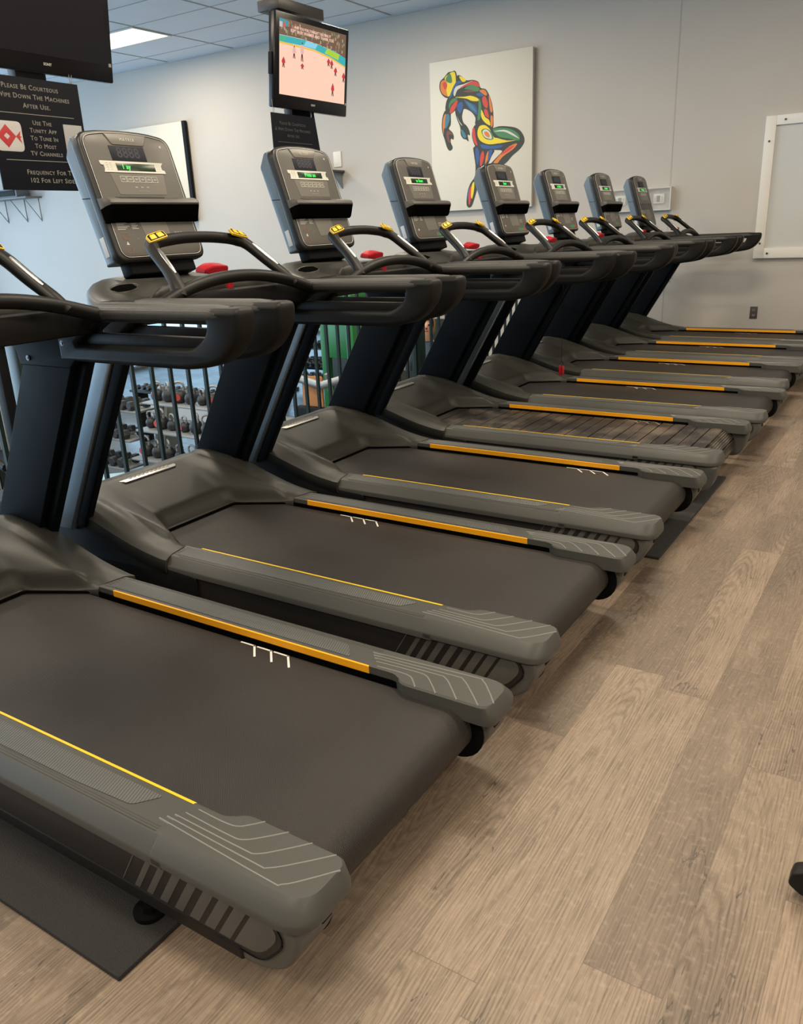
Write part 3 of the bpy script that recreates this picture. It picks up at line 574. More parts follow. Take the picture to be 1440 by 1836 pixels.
def make_control_bar(parent):
    P = [(-2.050, -.290, 1.128), (-2.072, -.270, 1.160), (-2.135, -.247, 1.212), (-2.210, -.228, 1.272), (-2.238, -.205, 1.290), (-2.247, -.165, 1.298), (-2.252, -.08, 1.306), (-2.254, 0, 1.308)]
    P = P + [(x, -y, z) for x, y, z in P[-2::-1]]
    R_ = [(.026, .016), (.026, .017), (.022, .019), (.023, .020), (.024, .022), (.019, .020), (.019, .020), (.019, .020)]
    R_ = R_ + R_[-2::-1]
    o = tube('control_bar', [(x + XO, y, z) for x, y, z in P], R_, GRIPM, parent, 14, 5)
    for s in (-1, 1):
        n = Vector((.62, s * .02, .78)).normalized()
        a = Vector((-2.195 + XO, s * .229, 1.264)) + n * .014; b = Vector((-2.100 + XO, s * .252, 1.188)) + n * .013
        tube('silver_inlay', [a, a * .8 + b * .2, a * .2 + b * .8, b], [(.004, .005), (.0085, .007), (.0085, .007), (.004, .005)], SILVER, o, 10)
        c = Vector((-2.236 + XO, s * .196, 1.300)); M = frame(c + Vector((.012, 0, .017)), (-.10, 1, -.16 * s if s > 0 else .16), (-.72, 0, .62))
        M = frame(c + Vector((.011, 0, .014)), (0, 1, -.22 * s), (-.74, 0, .62))
        pd = plate('button_pad', [rounded([(-.040, -.017), (.040, -.017), (.040, .010), (.028, .017), (-.028, .017), (-.040, .010)], .004)], .010, .002, M, YPAD, o)
        plate('pad_field', [rounded([(-.037, -.014), (.037, -.014), (.037, .009), (.027, .014), (-.027, .014), (-.037, .009)], .003)], .011, .0015, M, BLACK, pd)
        for k in (-1, 1):
            plate('key', [rounded([(k * .004, -.010), (k * .030, -.010), (k * .026, .010), (k * .004, .010)], .003)], .0135, .001, M, YPAD, pd)
    return o
def make_safety_key(parent):
    xs = -2.19 + XO; bm = bmesh.new()
    rings = [[(xs - .020, -.056, 1.190), (xs + .030, -.056, 1.186), (xs + .034, -.056, 1.199), (xs - .014, -.056, 1.206)],
             [(xs - .024, -.020, 1.186), (xs + .034, -.020, 1.180), (xs + .040, -.020, 1.208), (xs - .012, -.020, 1.220)],
             [(xs - .024, .020, 1.186), (xs + .034, .020, 1.180), (xs + .040, .020, 1.208), (xs - .012, .020, 1.220)],
             [(xs - .020, .060, 1.190), (xs + .030, .060, 1.186), (xs + .034, .060, 1.205), (xs - .014, .060, 1.216)]]
    loft(bm, rings); bmesh.ops.bevel(bm, geom=list(bm.edges), offset=.003, segments=2, affect='EDGES')
    o = link('stop_switch', bm_mesh(bm, 'stop_switch'), RED, parent, smooth=True, auto=40)
    box('stop_tab', xs + .03, xs + .045, .040, .064, 1.085, 1.165, RED, parent, .003)
    return o
FO = (-2.41 + XO, 0, 1.235)
FM = frame(FO, (0, 1, 0), (-.303, 0, .953))
def fbox(name, s0, s1, t0, t1, n0, n1, m, parent, bev=0.0): return box(name, s0, s1, t0, t1, n0, n1, m, parent, bev, M=FM)
def fboxes(name, lst, m, parent):
    bm = bmesh.new()
    for b in lst: add_box(bm, *b, M=FM)
    return link(name, bm_mesh(bm, name), m, parent)
def FMz(n): return FM @ Matrix.Translation((0, 0, n))
def outline(w, t0, t1, arch, rb, rt):
    pts = [(-w, t0), (w, t0), (w, t1), (w * .5, t1 + arch * .78), (0, t1 + arch), (-w * .5, t1 + arch * .78), (-w, t1)]
    return rounded(pts, [rb, rb, rt, .03, .05, .03, rt], 5)
def rim(name, loop, rr, m, parent, n=.0):
    bm = bmesh.new(); P = [FM @ Vector((a, b, n)) for a, b in loop]; P.append(P[0].copy()); sweep(bm, P, rr, 6, up=FM.to_3x3() @ Vector((0, 0, 1)), cap=False)
    return link(name, bm_mesh(bm, name), m, parent, smooth=True)
def make_console(parent, tray=True):
    o = plate('console', [outline(.208, 0.0, .452, .020, .04, .045)], .044, .011, FMz(-.022), CONEDGE, parent, bres=3)
    prof = [(-2.455, 1.232), (-2.585, 1.655), (-2.606, 1.648), (-2.634, 1.588), (-2.505, 1.216)]
    sh = xzplate('console_shell', rounded(prof, .008), 0, .390, .008, CONSIDE, parent)
    a = Vector((-2.573 + XO, 0, 1.452)); boxes('shell_seam', [(-2.577 + XO, -2.524 + XO, -.1962, -.1950, 1.449, 1.4515)], BLACK, sh)
    M = frame((-2.497 + XO, -.1960, 1.285), (.29, 0, -.95), (.95, 0, .29))
    plate('sticker', [rounded([(-.035, -.012), (.035, -.012), (.035, .012), (-.035, .012)], .002)], .0008, .0002, M, mat('sticker_white', (.55, .60, .64), .5), sh)
    f1 = plate('face_panel', [outline(.187, .206, .437, .017, .002, .035)], .004, .0012, FMz(.001), FACE, parent)
    f2 = plate('key_panel', [rounded([(-.187, .018), (.187, .018), (.187, .150), (-.187, .150)], [.035, .035, .002, .002])], .004, .0012, FMz(.001), FACE, parent)
    rim('rim_line', outline(.190, .015, .440, .018, .037, .037), .0015, PALE, parent, .0022)
    # badge and lettering
    bd = plate('name_badge', [rounded([(-.095, .451), (-.072, .412), (.072, .412), (.095, .451), (0, .455)], [.002, .008, .008, .002, .03])], .008, .003, FMz(.002), FACE2, f1)
    text('lettering', 'MATRIX', .0165, FMz(.0068) @ Matrix.Translation((0, .431, 0)), LTEXT, bd, ext=.0003, space=1.2)
    text('mark', 'M', .011, FMz(.0035) @ Matrix.Translation((.150, .415, 0)), LTEXT, f1, ext=.0003, bold=.0006)
    # clock window
    ck = fbox('clock_window', -.090, .066, .3575, .409, .0028, .0045, LCD, f1, .0005)
    text('clock_digits', '8888', .052, FMz(.0047) @ Matrix.Translation((-.012, .3835, 0)), LCDSEG, ck, ext=.0002, bold=.0006)
    # white display surround
    loop = [(-.152, .354), (-.150, .340), (-.138, .338), (-.138, .325), (-.143, .314), (.136, .314), (.133, .326), (.122, .328), (.122, .342), (.134, .354)]
    dw = plate('display_bezel', [rounded(loop, .0015, 2)], .003, .0006, FMz(.004), DISPW, f1)
    fbox('message_display', -.085, .090, .321, .347, .0050, .0064, LEDBG, dw, .0004)
    ticks = [(-.128 + (k % 2) * .016, -.120 + (k % 2) * .016, .323 + (k // 2) * .0075, .3245 + (k // 2) * .0075, .0053, .0058) for k in range(8)]
    fboxes('display_print', ticks, GREYPR, dw)
    ticks = [(.098 + (k % 2) * .011, .103 + (k % 2) * .011, .323 + (k // 2) * .0075, .3245 + (k // 2) * .0075, .0053, .0058) for k in range(8)]
    fboxes('display_print', ticks, GREYPR, dw)
    pl = plate('key_field', [rounded([(-.122, .311), (.122, .311), (.108, .236), (-.108, .236)], .004)], .001, .0003, FMz(.0034), FACE2, f1)
    for k in range(6):
        s0 = -.084 + k * .0285
        kf = plate('program_key', [rounded([(s0, .280), (s0 + .0255, .280), (s0 + .0255, .302), (s0, .302)], .001, 2), rounded([(s0 + .0018, .2818), (s0 + .0237, .2818), (s0 + .0237, .3002), (s0 + .0018, .3002)], .001, 2)], .001, .0002, FMz(.0045), LTEXT, f1)
        fboxes('key_symbol', [(s0 + .006, s0 + .0195, .287, .295, .0041, .0049)], GREYPR, f1)
    fboxes('key_print', [(s0, s0 + .012, .260, .265, .0040, .0047) for s0 in (-.032, -.006, .020)] + [(-.022, .030, .248, .2495, .004, .0046)], GREYPR, f1)
    # lower key panel
    fboxes('panel_print', [(-.172, -.118 - .01 * (k % 3), .140 - k * .0055, .1418 - k * .0055, .003, .0036) for k in range(6)] + [(-.108, -.080 - .008 * (k % 2), .136 - k * .0055, .1378 - k * .0055, .003, .0036) for k in range(5)], LTEXT, f2)
    plate('centre_panel', [rounded([(-.070, .148), (.055, .148), (.062, .060), (-.052, .055)], .006)], .001, .0003, FMz(.0034), FACE2, f2)
    for (a_, b_) in ((-.150, .088), (-.150, .040)):
        plate('speed_key', [rounded([(a_ - .012, b_ - .012), (a_ + .012, b_ - .012), (a_ + .012, b_ + .012), (a_ - .012, b_ + .012)], .003, 3), rounded([(a_ - .0105, b_ - .0105), (a_ + .0105, b_ - .0105), (a_ + .0105, b_ + .0105), (a_ - .0105, b_ + .0105)], .002, 3)], .001, .0002, FMz(.0035), KEYO, f2)
    plate('arrow_mark', [[(-.157, .058), (-.143, .058), (-.150, .070)]], .001, .0002, FMz(.0035), LTEXT, f2)
    fboxes('small_print', [(-.115, -.110, .092, .093, .003, .0036), (-.100, -.094, .078, .0795, .003, .0036)] + [(.082 + .014 * k, .091 + .014 * k, .080 + .012 * j, .087 + .012 * j, .003, .0036) for k in range(3) for j in range(2)], GREYPR, f2)
    plate('speed_key', [rounded([(.148, .072), (.170, .072), (.170, .094), (.148, .094)], .003, 3), rounded([(.1495, .0735), (.1685, .0735), (.1685, .0925), (.1495, .0925)], .002, 3)], .001, .0002, FMz(.0035), KEYO, f2)
    for s0, mm in ((.030, FACE2), (.058, KEYG), (.086, KEYG), (.114, KEYR)): fbox('stop_start_key', s0, s0 + .020, .024, .044, .003, .0042, mm, f2)
    # reading rack
    if tray:
        def rk(name, pr, m_, par):
            bm = bmesh.new(); rings = []
            for s_, k in ((-.213, .55), (-.205, .95), (-.198, 1.0), (.198, 1.0), (.207, .95), (.213, .6)):
                rings.append([FM @ Vector((s_, t_, n_ * k)) for t_, n_ in pr])
            loft(bm, rings); return link(name, bm_mesh(bm, name), m_, par, smooth=True, auto=35)
        tr = rk('reading_rack', [(.184, .0), (.184, .050), (.190, .054), (.202, .052), (.214, .036), (.222, .0)], FACE, parent)
        rk('rack_front_shade', [(.136, .0), (.137, .016), (.142, .022), (.1845, .0515), (.1845, .0)], VOID, tr)  # undercut front coloured black for the shade on its downward face
        plate('rack_recess', [rounded([(-.165, .0), (-.150, -.012), (.050, -.012), (.058, .0)], .004)], .002, .0005, frame(FM @ Vector((0, .2155, .0345)), FM.to_3x3() @ Vector((1, 0, 0)), FM.to_3x3() @ Vector((0, .6, -.8))), CONEDGE, tr)
    fbox('console_neck', -.155, .155, -.040, .030, -.075, -.020, BLACK, parent, .006)
    return o
def led(parent, s, dx=0.0):
    d = [c for c in parent.children if c.name.startswith('face_panel')][0]
    return text('message_text', s, .0235, FMz(.0066) @ Matrix.Translation((.002 + dx, .334, 0)), LEDG, d, ext=.0002, bold=.0002)
def make_foot(parent, x, y):
    bm = bmesh.new(); cyl_bm(bm, (x + XO, y, .012), (x + XO, y, .022), .034, 24); cyl_bm(bm, (x + XO, y, .022), (x + XO, y, .036), .018, 20); cyl_bm(bm, (x + XO, y, .036), (x + XO, y, .085), .009, 12)
    return link('levelling_foot', bm_mesh(bm, 'levelling_foot'), BLACK, parent, smooth=True, auto=40)

YC = 1.168
DXS = {1: 0, 2: -.008, 3: -.008, 4: -.047, 5: .020, 6: -.016, 7: .010, 8: .027}
DYS = {1: 0, 2: -.002, 3: .005, 4: .039, 5: .004, 6: .019, 7: -.007, 8: -.029}
def mloc(i): return (-XO + DXS[i], YC + (i - 1) + DYS[i], 0)
GT = 'treadmills in a row facing the railing'
LBL = {1: 'black treadmill nearest the camera, cut off by the left edge, its console out of frame',
       2: 'black treadmill second from the camera, its console in front of the left hanging sign',
       3: 'black treadmill third from the camera, its console below the television showing a hockey game',
       4: 'black treadmill with a slatted, scuffed running deck, fourth from the camera',
       5: 'black treadmill with a red safety clip dangling on a cord, fifth from the camera',
       6: 'black treadmill sixth from the camera, console just right of the bright figure painting',
       7: 'black treadmill second from the far wall, console beside the left thermostat',
       8: 'farthest black treadmill, standing against the grey back wall under the right thermostat'}
def build_treadmill():
    t = empty('treadmill', mloc(1), LBL[1], 'treadmill', GT)
    make_belt(t)
    for s in (-1, 1):
        make_rail(t, s); make_end_cap(t, s); make_skirt(t, s); make_upright(t, s); make_bracket(t, s); make_handrail(t, s)
        for x in (-1.17, -2.70): make_foot(t, x, s * .388)
    make_hood(t); make_dash(t); make_grab_bar(t); make_control_bar(t); make_safety_key(t); make_console(t)
    box('deck', -2.60 + XO, -.95 + XO, -.385, .385, .118, .2045, BLACK, t, .004)
    return t
def copy_tree(o, parent=None, skip=()):
    c = o.copy(); C.objects.link(c); c.parent = parent
    for ch in list(o.children):
        if any(ch.name.split('.')[0] == k for k in skip): continue
        copy_tree(ch, c, skip)
    return c
T = {1: build_treadmill()}
for i in range(2, 9):
    skip = ('running_belt', 'end_cap', 'deck') if i == 4 else (('reading_rack',) if i == 8 else ())
    T[i] = copy_tree(T[1], None, skip); T[i].location = mloc(i); T[i]['label'] = LBL[i]
for i in (2, 3):
    for c in [c for c in T[i].children if c.name.startswith('key_panel')]:
        for k_ in [k_ for k_ in c.children if k_.name.startswith('stop_start_key')]: bpy.data.objects.remove(k_)
def child(t, nm): return [c for c in t.children if c.name.split('.')[0] == nm][0]
MK = {1: [(-1.516, 1)], 2: [(-1.898, 1), (-1.062, -1)], 3: [(-1.33, 1), (-1.82, -1)], 5: [(-1.72, 1)], 6: [(-1.75, 1)], 7: [(-1.70, 1)], 8: [(-1.62, 1)]}
for i, l_ in MK.items():
    for sh_, sd_ in l_: belt_marks(child(T[i], 'running_belt'), sh_, sd_)
for i, s_ in {1: 'Press any', 2: '1 ay', 3: 'Press an', 4: 'to Start', 5: 'Start', 6: 'to Start', 7: 'to Start', 8: 'Press any'}.items():
    led(T[i], s_, -.045 if i == 2 else 0)
# slatted deck of the fourth machine
t = T[4]
sb = xzplate('slat_bed', [(-2.60, .206), (-.90, .206), (-.90, .10), (-2.60, .10)], 0, .56, .004, BLACK, t)
prof = belt_profile((-.842, .135), .082, .218, 16)
# walk along the profile and drop a slat every 66 mm
L = []; acc = 0
P = [Vector((x, 0, z)) for x, z in [(-2.58, .217), (-.842, .217)]] + [Vector((-.842 + .082 * math.cos(a), 0, .135 + .082 * math.sin(a))) for a in [math.pi / 2 - math.pi * k / 24 for k in range(1, 25)]] + [Vector((-1.3, 0, .053))]
def along(d):
    for a, b in zip(P, P[1:]):
        l = (b - a).length
        if d <= l: return a + (b - a) * (d / l), (b - a).normalized()
        d -= l
    return P[-1], Vector((-1, 0, 0))
for k in range(32):
    c, tdir = along(.02 + .066 * k)
    if c.x < -1.0 and tdir.x < 0: break
    M = frame((c.x + XO, 0, c.z), (tdir.x, 0, tdir.z), (0, 1, 0))
    bm = bmesh.new(); add_box(bm, -.0305, .0305, -.288, .288, -.010, .0035, .002, 1, M)
    link('slat', bm_mesh(bm, 'slat'), SLATM, t, smooth=True, auto=40)
for s in (-1, 1): make_end_cap(t, s, True)
bm = bmesh.new()
for k in range(3):
    for a, b in (((-1.352 + k * .061, .286), (-1.304 + k * .061, .286)), ((-1.304 + k * .061, .286), (-1.264 + k * .061, .240))):
        a = Vector((a[0] + XO, a[1], .2212)); b = Vector((b[0] + XO, b[1], .2212)); d = (b - a).normalized() * .003; s_ = Vector((-d.y, d.x, 0))
        bm.faces.new([bm.verts.new(v) for v in (a - s_, b + d - s_, b + d + s_, a + s_)])
link('belt_mark', bm_mesh(bm, 'belt_mark'), GREYPR, t)
# safety clip hanging on the fifth machine
t = T[5]; x = -2.06 + XO; y = -.115
cl = tubes('safety_cord', [([(x + .02, y, 1.16), (x + .024, y, .9), (x + .022, y, .60), (x + .022, y, .44)], .0016), ([(x + .022, y, .44), (x + .03, y + .012, .425), (x + .022, y, .405), (x + .014, y - .012, .425), (x + .022, y, .44)], .002)], BLACK, t, 6)
bm = bmesh.new(); add_box(bm, x + .010, x + .022, y - .016, y + .010, .345, .412, .003); add_box(bm, x + .024, x + .036, y - .008, y + .018, .350, .405, .003)
link('safety_clip', bm_mesh(bm, 'safety_clip'), RED, t, smooth=True, auto=35)
# big windows of the left wall
for k in range(5):
    y0 = -8.6 + k * 3.4
    f = boxes('window_%d' % (k + 2), [(-15.5, -15.40, y0, y0 + .08, -.9, 3.1), (-15.5, -15.40, y0 + 3.0, y0 + 3.08, -.9, 3.1), (-15.5, -15.40, y0, y0 + 3.08, 3.1, 3.18), (-15.5, -15.40, y0, y0 + 3.08, -.98, -.9), (-15.5, -15.42, y0 + 1.5, y0 + 1.56, -.9, 3.1)], mat('window_alu', (.12, .12, .12), .4)); f['kind'] = 'structure'
    box('window_glass', -15.49, -15.47, y0 + .08, y0 + 3.0, -.9, 3.1, DAYM, f)
# ceiling lamps
n = 0
for lx, ly in LAMPS:
    if True:
        where = 'seen beyond the left television' if (lx < -8 and ly > 7) else 'of the grid overhead'
        e = empty('ceiling_lamp', (lx, ly, CEIL), 'bright recessed ceiling panel lamp ' + ('lit beside the corner of the left television' if (lx < -8 and ly > 7) else 'in the ceiling grid outside the photo'), 'ceiling lamp', 'recessed ceiling panel lamps')
        boxes('lamp_frame', [(-.61, -.585, -.30, .30, -.012, 0), (.585, .61, -.30, .30, -.012, 0), (-.585, .585, -.30, -.272, -.012, 0), (-.585, .585, .272, .30, -.012, 0)], TRIMW, e)
        box('lamp_diffuser', -.585, .585, -.272, .272, -.008, -.002, LAMPM, e)
# window_1: white framed opening filled with a frosted panel on the back wall
wf = []
X0, X1, Z0, Z1 = -1.592, .20, .880, 2.160
for b in ((X0, X0 + .095, Z0, Z1), (X1 - .095, X1, Z0, Z1), (X0 + .095, X1 - .095, Z0, Z0 + .095), (X0 + .095, X1 - .095, Z1 - .085, Z1)):
    wf.append((b[0], b[1], WALLY - .045, WALLY + .01, b[2], b[3]))
w1 = boxes('window_1', wf, TRIMW, None, .004); w1['kind'] = 'structure'
box('window_pane', X0 + .085, X1 - .085, WALLY - .020, WALLY - .010, Z0 + .08, Z1 - .07, GLASSG, w1)
for a, b in ((-1.545, 1.94), (-1.540, 1.02), (-1.465, .925), (-1.42, 2.118), (-1.0, .925), (-1.0, 2.118)):
    bm = bmesh.new(); cyl_bm(bm, (a, WALLY - .0455, b), (a, WALLY - .050, b), .010, 12); link('screw', bm_mesh(bm, 'screw'), mat('dark_screw', (.08, .08, .08), .4, .5), w1, smooth=True, auto=40)
# outlet
o = empty('wall_outlet', (-1.540, WALLY, .352), 'dark duplex power outlet low on the grey back wall', 'outlet')
box('cover_plate', -.036, .036, -.006, 0, -.060, .060, mat('outlet_plate', (.075, .065, .058), .45), o, .002)
for z in (-.026, .026):
    r = plate('receptacle', [rounded([(-.016, -.016), (.016, -.016), (.016, .016), (-.016, .016)], .008)], .003, .001, XZ(0, -.007, z), mat('outlet_face', (.10, .09, .08), .4), o)
    boxes('slot', [(-.009, -.006, -.0092, -.0085, z - .006, z + .008), (.006, .009, -.0092, -.0085, z - .006, z + .008)], LTEXT, r)
# thermostats under clear covers
CLEAR = mat('clear_cover', (.85, .87, .86), .08); CLEAR.node_tree.nodes['Principled BSDF'].inputs['Alpha'].default_value = .14
for x, lb in ((-2.560, 'white thermostat in a clear cover, to the right of the farthest treadmill console'), (-2.965, 'white thermostat in a clear cover, between the two farthest treadmill consoles')):
    t_ = empty('thermostat', (x, WALLY, 1.485), lb, 'thermostat', 'thermostats on the back wall')
    box('body', -.055, .055, -.030, -.004, -.045, .050, mat('thermostat_white', (.72, .72, .68), .4), t_, .005)
    fr = box('screen', -.022, .014, -.032, -.029, -.030, .030, mat('thermostat_lcd', (.18, .20, .19), .3), t_)
    boxes('buttons', [(sx - .005, sx + .005, -.033, -.029, -.028 + .014 * k, -.022 + .014 * k) for k in range(4) for sx in (-.038, .034)], GREYPR, t_)
    cv = box('cover', -.120, .120, -.060, -.0555, -.100, .100, CLEAR, t_, .002)
    boxes('cover_rim', [(-.130, -.118, -.060, 0, -.112, .112), (.118, .130, -.060, 0, -.112, .112), (-.118, .118, -.060, 0, -.112, -.100), (-.118, .118, -.060, 0, .100, .112)], mat('clear_rim', (.60, .60, .56), .3), t_)
# little wire hook near the last machine
tag(tubes('wall_hook', [([(-2.40, 8.998, .72), (-2.40, 8.95, .72), (-2.37, 8.94, .70), (-2.38, 8.94, .66), (-2.42, 8.94, .66), (-2.43, 8.94, .69)], .004)], STEEL), 'small curled wire hook on the back wall below the last handrail', 'hook')
# paintings
PC = {'ink': (.035, .045, .035), 'yellow': (.80, .62, .03), 'orange': (.68, .20, .04), 'green': (.06, .22, .09), 'blue': (.035, .10, .30), 'teal': (.05, .20, .28), 'red': (.60, .06, .045), 'white': (.62, .62, .54), 'maroon': (.20, .06, .06)}
CANV = mat('canvas_white', (.70, .67, .58), .7)
pt = empty('painting', (-4.603, WALLY, 2.270), 'square white canvas painting of a bright multicoloured arched figure', 'painting')
box('canvas', -.637, .637, -.062, -.021, -.790, .795, CANV, pt, .003)
boxes('canvas_edge', [(.6372, .6385, -.061, -.021, -.79, .79)], mat('canvas_side', (.45, .44, .42), .6), pt)
last = {}
for k, (col, pts) in enumerate(PAINT):
    P2_ = catmull([((x + 4.603), (z - 2.270), 0) for x, z in pts], 3, True)
    dep = .0006 + (.0012 if col != 'ink' else 0) + k * .00001
    plate('brush_shape', [[(p.x, p.y) for p in P2_]], .0006, .0, XZ(0, -.062 - dep, 0), mat('paint_' + col, PC[col], .55), pt)
p2 = empty('painting', (-9.96, WALLY, 2.20), 'large white canvas with a black edge on the far left of the back wall', 'painting')
box('canvas', -.70, .66, -.066, -.021, -.66, .66, CANV, p2, .003)
boxes('black_edge', [(.6605, .72, -.070, -.021, -.665, .665)], BLACK, p2)
# shelves on the wall
sh = empty('wall_shelf', (-13.0, WALLY, 2.06), 'wire bracket shelf on the wall under the big left sign', 'shelf')
box('board', -1.1, .15, -.30, 0, -.015, .012, mat('shelf_grey', (.12, .12, .12), .4), sh, .003)
for x in (-.9, -.35, .05): tubes('bracket', [([(x, -.27, -.01), (x, -.01, -.36)], .008), ([(x, -.005, 0), (x, -.005, -.38)], .008)], STEEL, sh)
sb_ = empty('stereo_box', (-13.45, WALLY - .16, 2.072), 'dark grey box standing on the left wall shelf', 'box')
box('case', -.34, .34, -.12, .12, 0, .13, mat('stereo_grey', (.10, .11, .12), .4), sb_, .01); box('front_panel', -.30, .30, -.126, -.119, .02, .11, BLACK, sb_, .002)
sh = empty('wall_shelf', (-6.69, WALLY, 2.03), 'small black shelf on the back wall beside the third console', 'shelf')
box('board', -.38, .13, -.26, 0, -.02, .005, mat('shelf_black', (.05, .05, .05), .4), sh, .003); plate('bracket', [[(0, 0), (0, -.20), (-.2, 0)]], .02, .002, frame((.08, 0, -.01), (0, 1, 0), (0, 0, 1)), mat('shelf_bracket', (.20, .23, .26), .4), sh)
rt = empty('router', (-6.92, WALLY - .12, 2.036), 'small pale device standing on the small wall shelf', 'router')
bm = bmesh.new(); loft(bm, [[(-.10, -.06, 0), (.12, -.06, 0), (.12, .05, 0), (-.10, .05, 0)], [(-.10, .02, .16), (-.02, .02, .16), (-.02, .05, .16), (-.10, .05, .16)]]); link('body', bm_mesh(bm, 'body'), mat('router_grey', (.30, .29, .27), .5), rt)
tag(box('wall_plate', -6.72, -6.60, WALLY - .012, WALLY, 2.08, 2.26, TRIMW, None, .003), 'white wall plate just above the small black shelf', 'wall plate')
# ------------------------------------------------------------------ rubber mats, caster
def rmat(y0, y1, x1, lb):
    o = box('rubber_mat', -3.1, x1, y0, y1, 0, .012, RUBBER, None, .003); tag(o, lb, 'mat', 'rubber mats under the treadmills')
rmat(.642, 1.86, -1.10, 'black speckled rubber mat under the nearest treadmill')
rmat(3.072, 4.30, -.79, 'black rubber mat showing past the tail between third and fourth treadmill')
rmat(1.90, 3.03, -1.10, 'black rubber mat under the second treadmill from the camera')
rmat(4.34, 5.60, -1.10, 'black rubber mat under the fifth treadmill from the camera')
rmat(5.64, 6.90, -1.10, 'black rubber mat under the sixth treadmill from the camera')
rmat(6.94, 8.80, -1.10, 'black rubber mat under the two farthest treadmills')
cs = empty('gym_bench', (-.03, 1.500, 0), 'black bench at the right edge, only its wheel housing in view', 'bench')
bm = bmesh.new(); cyl_bm(bm, (0, -.014, .034), (0, .014, .034), .034, 26); link('wheel', bm_mesh(bm, 'wheel'), BLACK, cs, smooth=True, auto=40)
plate('wheel_housing', [rounded([(-.052, .034), (-.046, .062), (-.010, .082), (.06, .086), (.30, .14), (.30, .10), (.05, .045), (.036, .020), (0, .008), (-.03, .018)], .008)], .040, .005, XZ(0, -.012, 0), DARKP, cs)
bm = bmesh.new(); cyl_bm(bm, (0, -.034, .034), (0, -.037, .034), .008, 14); link('axle_bolt', bm_mesh(bm, 'axle_bolt'), CHROME, cs, smooth=True, auto=40)
tube('frame_tube', [(.22, 0, .10), (.55, .0, .16), (.62, .1, .42)], .025, DARKP, cs, 12, 4); box('pad', .30, 1.5, -.15, .15, .40, .46, BLACK, cs, .02); tube('frame_tube', [(1.35, 0, .40), (1.35, 0, .03)], .025, DARKP, cs, 12); box('foot_bar', 1.31, 1.39, -.25, .25, 0, .05, DARKP, cs, .01)
# ------------------------------------------------------------------ railing
r = empty('railing', (EDGEX + .06, 4.0, 0), 'dark green steel railing with thin upright bars behind the treadmills', 'railing')
box('top_rail', -.025, .025, -6.5, 4.98, .945, .985, RAILG, r, .004); box('bottom_rail', -.015, .015, -6.5, 4.98, .06, .09, RAILG, r, .003)
y = 2.642 - .121 * 12
while y < 8.92:
    if abs(y - 2.07) > .08: box('bar', -.009, .009, y - 4.0 - .009, y - 4.0 + .009, .09, .945, RAILG, r)
    y += .121
for yp in (-1.2, 2.07, 5.35, 8.6): box('post', -.04, .04, yp - 4.04, yp - 3.96, 0, 1.02, RAILG, r, .004)
